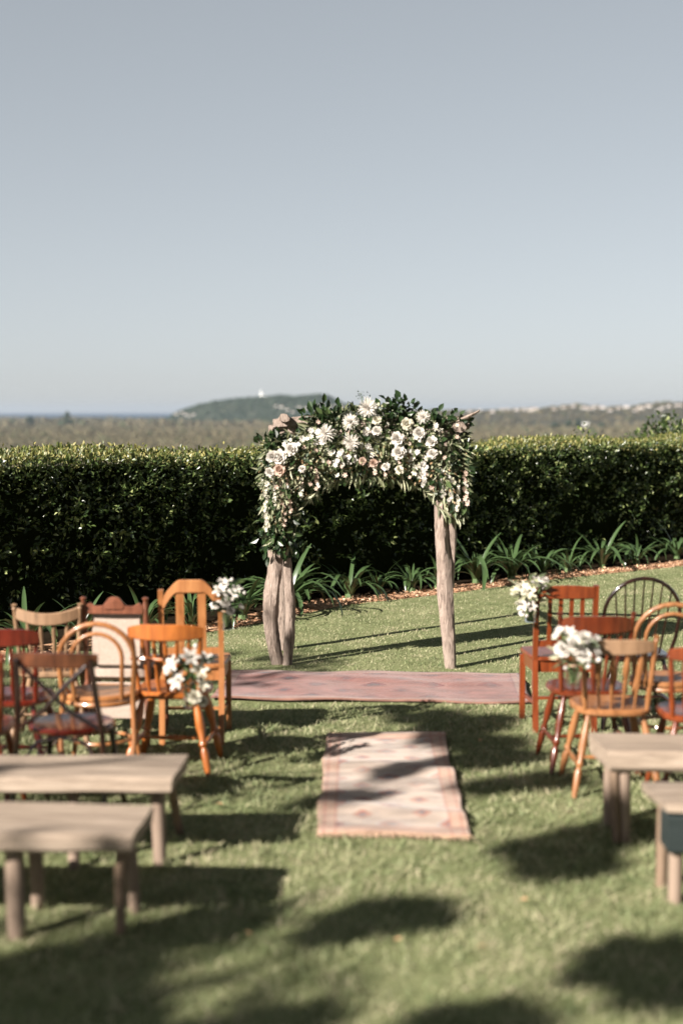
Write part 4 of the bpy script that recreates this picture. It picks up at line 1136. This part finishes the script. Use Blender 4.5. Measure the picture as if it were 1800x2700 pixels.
# left block, second row
windsor('bright honey spindle-back chair with thick bowed crest and middle rail', -.94, 7.90, R(-4), M['orange'], .845, w=.41, nsp=5, crest=.085, mid=True, crest_m=M['orange'], rs=1.15)
bentwood('pale bentwood chair with double hooped back left of the aisle', -1.315, 7.72, R(3), M['honey'], .875, w=.40)
windsor('dark red spindle-back chair with broad glossy top rail', -1.80, 7.68, R(-2), M['darkred'], .855, w=.42, nsp=5, crest=.09)
# left block, third row
crossback('dark bistro chair with bent cross back and reddish top rail', -1.33, 6.93, R(-6), M['dark'], .862, rail_m=M['walnut'], seat_m=M['darkred'])
windsor('red-brown spindle-back chair left of the cross-back chair', -1.83, 6.95, R(5), M['redbrown'], .82, w=.40, nsp=5, finial=True)
# right block, front row
slat_chair('orange-brown slat-back chair with straight crest, flower jar on post', 1.385, 8.98, R(1), M['redbrown'], .925, w=.365, d=.38, sh=.445, nsl=4)
hoop_windsor('dark hoop-back chair with thin spindles right of the slat-back chair', 1.86, 9.02, R(3), M['dark'], .965, w=.48)
# right block, second row
windsor('reddish chair with shaped top rail between knobbed posts', 1.385, 7.94, R(2), M['russet'], .885, w=.43, nsp=5, crest=.095, finial=True)
bentwood('pale bentwood chair with double hooped back right of the aisle', 1.87, 8.12, R(-4), M['pale'], .925, w=.43)
# right block, third row
windsor('pale orange chair with arrow-shaped spindles and bowed rail, flowers on post', 1.425, 7.45, R(0), M['pale'], .835, w=.40, nsp=4, crest=.075, arrow=True, finial=True, crest_m=M['weathered'])
windsor('reddish spindle chair with plain rail beside the arrow-back chair', 1.86, 7.28, R(-3), M['redbrown'], .825, w=.42, nsp=5)

# ------------------------------------------------------------------ flower jars hung on the aisle chairs
def jar(label, x, y, z, spec, lean=(0, 0)):
    o = empty('flower_jar', (x, y, z), 0, label, 'flower jar', 'jars of white flowers on the aisle chairs')
    gj = MB().turned((0, 0, -.10), (0, 0, .03), [(0, .03), (.06, .036), (.7, .036), (.82, .028), (.9, .03), (1, .03)], 14).build('glass_jar', M['glass'], o)
    MB().tube([(math.cos(a) * .031, math.sin(a) * .031, .012) for a in [6.283 * k / 16 for k in range(17)]], .004, 6).build('twine', M['fringe'], gj)
    for (kind, dx, dy, dz, r) in spec:
        me = {'l': LILY[0], 'c': LILY[1], 'r': ROSE_W[0], 'b': ROSE_B[1], 'd': DAISY[0], 'u': BUD}[kind]
        MB().tube([(dx * .05, dy * .05, -.08), (dx * .3, dy * .3, .03), (dx * .9, dy * .9, dz - .01)], .0025, 5).build('stem', M['stem'], o)
        link({'l': 'lily', 'c': 'lily', 'r': 'rose', 'b': 'rose', 'd': 'blossom', 'u': 'bud'}[kind], me, o, (dx, dy, dz), face(dx * 5 + random.uniform(-.3, .3), dy * 4 - .45, .45 + dz), r * .74)
    m = 80
    a = rng.uniform(0, 6.283, m); rad = rng.uniform(.01, .085, m)
    P = np.stack([rad * np.cos(a), rad * np.sin(a), rng.uniform(.0, .17, m)], 1)
    D = np.stack([np.cos(a), np.sin(a), rng.uniform(-.6, .9, m)], 1); L = rng.uniform(.04, .085, m)
    f = link('greenery', leaf_mesh('greenery', P, D, rng.normal(size=(m, 3)) * .4 + np.array([0, -.2, 1]), L, L * .2, M['sage'] if x > 0 else M['green']), o); f['kind'] = 'stuff'
jar('white lilies in a glass jar tied to the arched two-slat chair', -.685, 8.40, .80,
    [('l', -.03, -.03, .13, .06), ('l', .03, -.04, .10, .06), ('r', .0, -.06, .07, .045), ('l', .06, .0, .13, .05), ('r', -.06, -.02, .05, .04), ('u', .10, .0, .11, .03), ('l', -.02, .03, .17, .05), ('d', .09, -.02, .04, .03), ('r', .03, -.06, .02, .038), ('u', .03, 0, .19, .03)])
jar('drooping white and cream flowers in a jar tied to the bright honey spindle chair', -.805, 7.50, .52,
    [('l', -.08, -.05, .13, .07), ('l', .0, -.05, .17, .07), ('c', .05, -.05, .10, .065), ('c', .07, -.06, .03, .05), ('b', .03, -.08, -.03, .05), ('l', -.05, -.07, .05, .07), ('b', .07, -.05, -.06, .04), ('l', .08, .0, .15, .06), ('u', .03, 0, .22, .035), ('r', -.11, -.03, .11, .04)])
jar('loose white and cream blooms in a jar tied to the slat-back chair', 1.165, 8.70, .80,
    [('c', -.06, -.03, .11, .06), ('c', -.02, -.05, .08, .065), ('l', .03, -.02, .14, .06), ('l', .06, 0, .12, .05), ('r', .085, .0, .16, .036), ('l', -.05, -.05, .01, .06), ('l', -.01, -.06, .0, .05), ('c', -.09, -.01, .08, .05), ('u', -.03, -.05, -.06, .03), ('d', -.06, -.04, -.04, .03)])
jar('full bunch of white roses and buds in a jar tied to the arrow-spindle chair', 1.175, 7.15, .70,
    [('r', .0, -.05, .12, .07), ('r', .05, -.03, .15, .06), ('r', -.05, -.03, .10, .065), ('l', .09, -.02, .10, .06), ('r', .04, -.07, .07, .055), ('d', -.07, .0, .19, .035), ('d', -.09, 0, .16, .03), ('d', .12, 0, .15, .03), ('u', .06, -.07, .01, .035), ('u', .11, -.05, .04, .035), ('r', .11, -.03, .07, .04), ('u', -.04, -.05, .0, .03), ('l', -.02, .0, .17, .05)])

# ------------------------------------------------------------------ slab benches
def bench(label, x0, x1, y0, y1, top, th, legs, end, seed, curve=.02):
    """end = +1: free end at x1, -1: free end at x0"""
    rr = random.Random(seed)
    o = empty('bench', ((x0 + x1) / 2, (y0 + y1) / 2, 0), 0, label, 'bench', 'rough timber slab benches')
    cx, cy = (x0 + x1) / 2, (y0 + y1) / 2
    n = 26; mb = MB(); vs = []; fs = []
    ph = rr.uniform(0, 6)
    for i in range(n):
        t = i / (n - 1); x = x0 + (x1 - x0) * t
        wob = .012 * math.sin(t * 9 + ph) + .006 * math.sin(t * 23 + ph * 2)
        ya, yb_ = y0 + wob, y1 + .010 * math.sin(t * 7 + ph * 1.7)
        sk = (t - .5) * 2 * end
        dx = (.03 if sk > .97 else 0) * end
        zz = top + .006 * math.sin(t * 5 + ph)
        e = th * .2
        for (yy, z, kx) in ((ya + .02, zz - th, -.3), (ya, zz - th + e, 0), (ya + .004, zz - e, .15), (ya + .022, zz, .3), ((ya + yb_) / 2, zz - curve * .3, .7), (yb_ - .02, zz, 1), (yb_, zz - e, 1), (yb_ - .01, zz - th, .8)):
            vs.append((x - cx + dx * kx, yy - cy, z))
    for i in range(n - 1):
        for k in range(8):
            k2 = (k + 1) % 8
            fs.append((i * 8 + k, (i + 1) * 8 + k, (i + 1) * 8 + k2, i * 8 + k2))
    fs.append(tuple(range(8))); fs.append(tuple((n - 1) * 8 + k for k in range(7, -1, -1)))
    mb.add(vs, [f[::-1] for f in fs]).build('slab', M['bench'], o, .5)
    for (lx, ly, dx, dy, r, dk) in legs:
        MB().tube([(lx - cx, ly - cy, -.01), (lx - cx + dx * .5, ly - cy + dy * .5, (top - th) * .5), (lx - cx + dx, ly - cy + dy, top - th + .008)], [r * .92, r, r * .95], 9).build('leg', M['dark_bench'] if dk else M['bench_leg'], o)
bench('rough pale slab bench right behind the left chairs, shadow across its top', -2.45, -.735, 6.03, 6.46, .425, .075, [(-.80, 6.16, -.01, .0, .032, 0), (-1.17, 6.10, -.01, .05, .028, 0), (-.765, 6.62, -.03, -.20, .022, 1), (-2.3, 6.2, .02, 0, .032, 0), (-2.3, 6.45, .02, -.08, .03, 0)], 1, 1)
bench('rough pale slab bench nearest the open lawn on the left', -2.2, -.785, 5.20, 5.64, .425, .075, [(-1.235, 5.28, -.01, .03, .038, 0), (-.845, 5.31, .0, .02, .022, 1), (-.825, 5.56, -.01, -.05, .026, 0), (-1.22, 5.60, 0, -.06, .03, 0), (-2.05, 5.3, 0, 0, .035, 0), (-2.05, 5.55, 0, 0, .035, 0)], 1, 2)
bench('thick grey slab bench behind the arrow-spindle chair', 1.235, 2.7, 6.44, 6.84, .43, .10, [(1.275, 6.47, -.01, .03, .022, 1), (1.315, 6.49, .0, .02, .03, 0), (1.29, 6.75, 0, -.02, .03, 0), (2.5, 6.5, 0, 0, .035, 0), (2.5, 6.75, 0, 0, .035, 0)], -1, 3)
bench('low slab bench with shaded edge nearest the open lawn on the right', 1.305, 2.6, 5.60, 5.96, .42, .045, [(1.355, 5.66, .01, .03, .03, 0), (1.345, 5.86, 0, -.02, .026, 1), (2.4, 5.66, 0, 0, .035, 0), (2.4, 5.88, 0, 0, .035, 0)], -1, 4)
MB().box((-.005, -.09, .295), (1.265, .15, .155), .008).build('apron', M['dark_apron'], bpy.data.objects['bench.003'])  # near-black box stands in for the shadow under this bench

# ------------------------------------------------------------------ shade trees standing left of and behind the viewpoint
SHADE = [(-1.02, 4.76, 0.25), (-0.88, 4.96, 0.15), (-0.87, 4.55, 0.216), (0.15, 5.5, 0.122), (0.27, 5.54, 0.13), (0.04, 5.39, 0.072), (0.95, 6.37, 0.122), (1.15, 6.49, 0.158), (1.36, 6.67, 0.144), (0.98, 6.1, 0.08), (1.04, 6.18, 0.108), (1.12, 5.1, 0.13), (1.21, 5.03, 0.144), (1.02, 4.96, 0.072), (1.18, 4.83, 0.13), (-0.19, 4.5200000000000005, 0.111), (0.44, 4.5200000000000005, 0.111), (0.54, 4.49, 0.08), (0.57, 9.2, 0.144), (0.72, 8.86, 0.158), (0.87, 8.45, 0.144), (0.94, 8.08, 0.144), (0.7, 8.55, 0.086), (0.71, 7.99, 0.108), (0.87, 7.49, 0.094), (1.13, 7.57, 0.094), (0.98, 9.08, 0.086), (-0.06, 7.18, 0.065), (0.1, 7.21, 0.058), (0.36, 7.73, 0.036), (-1.47, 7.78, 0.079), (-1.56, 7.69, 0.05), (-1.11, 6.58, 0.05), (-0.55, 5.4, 0.13), (-0.42, 5.5, 0.1), (-1.25, 4.75, 0.3), (-1.05, 4.5, 0.25), (-0.95, 5.0, 0.22)]
def shade_tree(name, trunk_xy, height, spots, label, extra):
    o = empty(name, (*trunk_xy, 0), 0, label, 'tree')
    B = Vector((*trunk_xy, 0)); top = Vector((.1, .05, height * .62))
    MB().tube([(0, 0, -.05), (.04, -.03, height * .2), (-.03, .05, height * .42), top], [.20, .15, .13, .10], 12).build('trunk', M['bark'], o)
    limbs = MB(); Ps = []; Ds = []
    k = 1 / math.tan(R(SUN_EL))
    for (gx, gy, r, h) in spots:
        base = Vector((gx, gy, 0)) + Vector((to_sun.x, to_sun.y, to_sun.z)) * (h / to_sun.z) - B
        m1 = top.lerp(base, .5) + Vector((0, 0, .35))
        limbs.tube([top - Vector((0, 0, random.uniform(0, .8))), m1, base], [.022, .010, .004], 5)
        m = int(60 + 17000 * r * r)
        a = rng.uniform(0, 6.283, m); q = np.sqrt(rng.uniform(0, 1, m)) * r * (.62 + .30 * np.sin(3 * a + gx * 40) + .22 * np.sin(5 * a + gy * 60))
        lift = rng.uniform(-.35, .35, m)
        off = np.stack([q * np.cos(a) * 1.45, q * np.sin(a) * .85, np.zeros(m)], 1) + np.array(to_sun)[None] * (lift / to_sun.z)[:, None]
        Ps.append(np.array(base)[None] + off); Ds.append(rand_dirs(m) + np.array([0, 0, -.3]))
    for (cx, cy, cz, r, m) in extra:
        d = rand_dirs(m) * (rng.uniform(.3, 1, m) ** .5)[:, None] * np.array([r, r, r * .6]); Ps.append(np.array([cx, cy, cz]) - np.array(B) + d); Ds.append(rand_dirs(m))
        limbs.tube([top - Vector((0, 0, .5)), Vector((cx, cy, cz)) - B], [.05, .015], 5)
    limbs.build('limbs', M['bark'], o)
    Ps = np.concatenate(Ps); Ds = np.concatenate(Ds); n = len(Ps); L = rng.uniform(.10, .17, n)
    f = link('crown', leaf_mesh('crown', Ps, Ds, rng.normal(size=(n, 3)) + np.array(to_sun) * .8, L, L * .26, M['crown_mid']), o); f['kind'] = 'stuff'
sp1 = [(x, y, r, 5.0 + .9 * math.sin(i * 2.3)) for i, (x, y, r) in enumerate(SHADE) if y < 6.2]
sp2 = [(x, y, r, 5.6 + .8 * math.sin(i * 1.9)) for i, (x, y, r) in enumerate(SHADE) if 6.2 <= y < 10]
shade_tree('shade_tree', (-8.6, -2.6), 6.0, sp1, 'leafy tree on the lawn behind the left benches, casting their shade', [(-10.5, -4.5, 5.2, 1.2, 500), (-11, -2.2, 5.6, 1.2, 500), (-9.6, -5.8, 5.0, 1.1, 400), (-9.4, -3.2, 6.6, 1.0, 400)])
shade_tree('shade_tree', (-8.0, 1.6), 6.6, sp2, 'leafy tree on the lawn left of the chair rows, casting dappled shade', [(-10.6, 2.4, 6.0, 1.1, 500), (-11, .6, 6.2, 1.1, 500), (-9.0, 3.3, 6.4, .8, 300)])

def skylight_block_tree(x, y, h, r, n, label):  # unseen trees added out of frame to block skylight and deepen shadows
    o = empty('garden_tree', (x, y, 0), 0, label, 'tree')
    MB().tube([(0, 0, -.05), (.06, .03, h * .25), (-.04, .05, h * .5), (.05, 0, h * .8)], [.2, .16, .11, .03], 10).build('trunk', M['bark'], o)
    lm = MB(); Ps = []
    for k in range(16):
        a = k * 2.4; t = .42 + .5 * (k / 16); q = r * (.8 - .45 * abs(t - .6) * 2) * random.uniform(.75, 1.15)
        c = Vector((math.cos(a) * q, math.sin(a) * q, h * t + random.uniform(-.2, .3)))
        lm.tube([(0, 0, h * t * .72), c * .6 + Vector((0, 0, .2)), c], [.05, .03, .01], 5)
        m = n // 16; Ps.append(np.array(c) + rand_dirs(m) * (rng.uniform(0, 1, m) ** .4)[:, None] * np.array([r * .42, r * .42, h * .15]))
    lm.build('limbs', M['bark'], o)
    Ps = np.concatenate(Ps); m = len(Ps); L = rng.uniform(.14, .26, m)
    f = link('crown', leaf_mesh('crown', Ps, rand_dirs(m), rng.normal(size=(m, 3)) + np.array([0, 0, .7]), L, L * .3, M['crown_mid']), o); f['kind'] = 'stuff'
skylight_block_tree(-3.5, -9.5, 7.5, 2.6, 4200, 'broad leafy tree behind the benches at the back of the lawn')
skylight_block_tree(1.5, -8.5, 8.0, 2.8, 4200, 'tall leafy tree at the back of the lawn facing the arch')
def skylight_block_canopy(x, y, label, ox=-3.2, oy=2.6, rad=7.2):  # unseen overhead canopy added to cut skylight, its own shadow falling out of frame
    o = empty('spreading_tree', (x, y, 0), 0, label, 'tree')
    fork = Vector((-.5, .4, 4.2))
    MB().tube([(0, 0, -.1), (.1, -.05, 1.2), (-.1, .1, 2.8), fork], [.46, .34, .30, .27], 14).build('trunk', M['bark'], o)
    Ps = []
    for k in range(44):
        a = k * 2.39996; q = rad * math.sqrt((k + .5) / 44)
        c = Vector((ox + math.cos(a) * q, oy + math.sin(a) * q, 8.9 + random.uniform(-.5, .9) - .012 * q * q))
        if k % 4 == 0:
            MB().tube([fork, fork.lerp(c, .35) + Vector((0, 0, .9)), fork.lerp(c, .75) + Vector((0, 0, .6)), c], [.16, .10, .05, .015], 7).build('limb', M['bark'], o)
        m = 520; Ps.append(np.array(c) + rand_dirs(m) * (rng.uniform(0, 1, m) ** .45)[:, None] * np.array([1.35, 1.35, .55]))
    Ps = np.concatenate(Ps); m = len(Ps); L = rng.uniform(.18, .32, m)
    f = link('crown', leaf_mesh('crown', Ps, rand_dirs(m), rng.normal(size=(m, 3)) * .6 + np.array([0, 0, 1]), L, L * .3, M['crown_mid']), o); f['kind'] = 'stuff'
skylight_block_canopy(6.4, -1.6, 'big spreading shade tree right of the benches with limbs reaching over the aisle')
skylight_block_canopy(9.6, 7.2, 'second big spreading shade tree right of the chairs with limbs reaching over them', -5.6, .9, 7.0)
skylight_block_tree(11.5, 5.0, 7.0, 2.4, 3600, 'leafy tree on the lawn well right of the right chairs')

# ------------------------------------------------------------------ haze
def haze():
    m = bpy.data.materials.new('haze_air'); m.use_nodes = True
    nt = m.node_tree
    for q in list(nt.nodes):
        if q.type != 'OUTPUT_MATERIAL': nt.nodes.remove(q)
    v = nt.nodes.new('ShaderNodeVolumePrincipled')
    v.inputs['Color'].default_value = (.72, .83, .97, 1)
    v.inputs['Density'].default_value = 2.9e-5
    v.inputs['Anisotropy'].default_value = .35
    nt.links.new(v.outputs[0], nt.nodes['Material Output'].inputs['Volume'])
    mb = MB()
    mb.add([(x, y, z) for z in (-63, 125) for (x, y) in ((-30000, -400), (30000, -400), (30000, 42000), (-30000, 42000))], [(3, 2, 1, 0), (4, 5, 6, 7), (0, 1, 5, 4), (1, 2, 6, 5), (2, 3, 7, 6), (3, 0, 4, 7)])
    o = mb.build('haze', m); tag(o, 'thin pale blue haze over the plain, sea and headland', 'haze', kind='stuff')
haze()
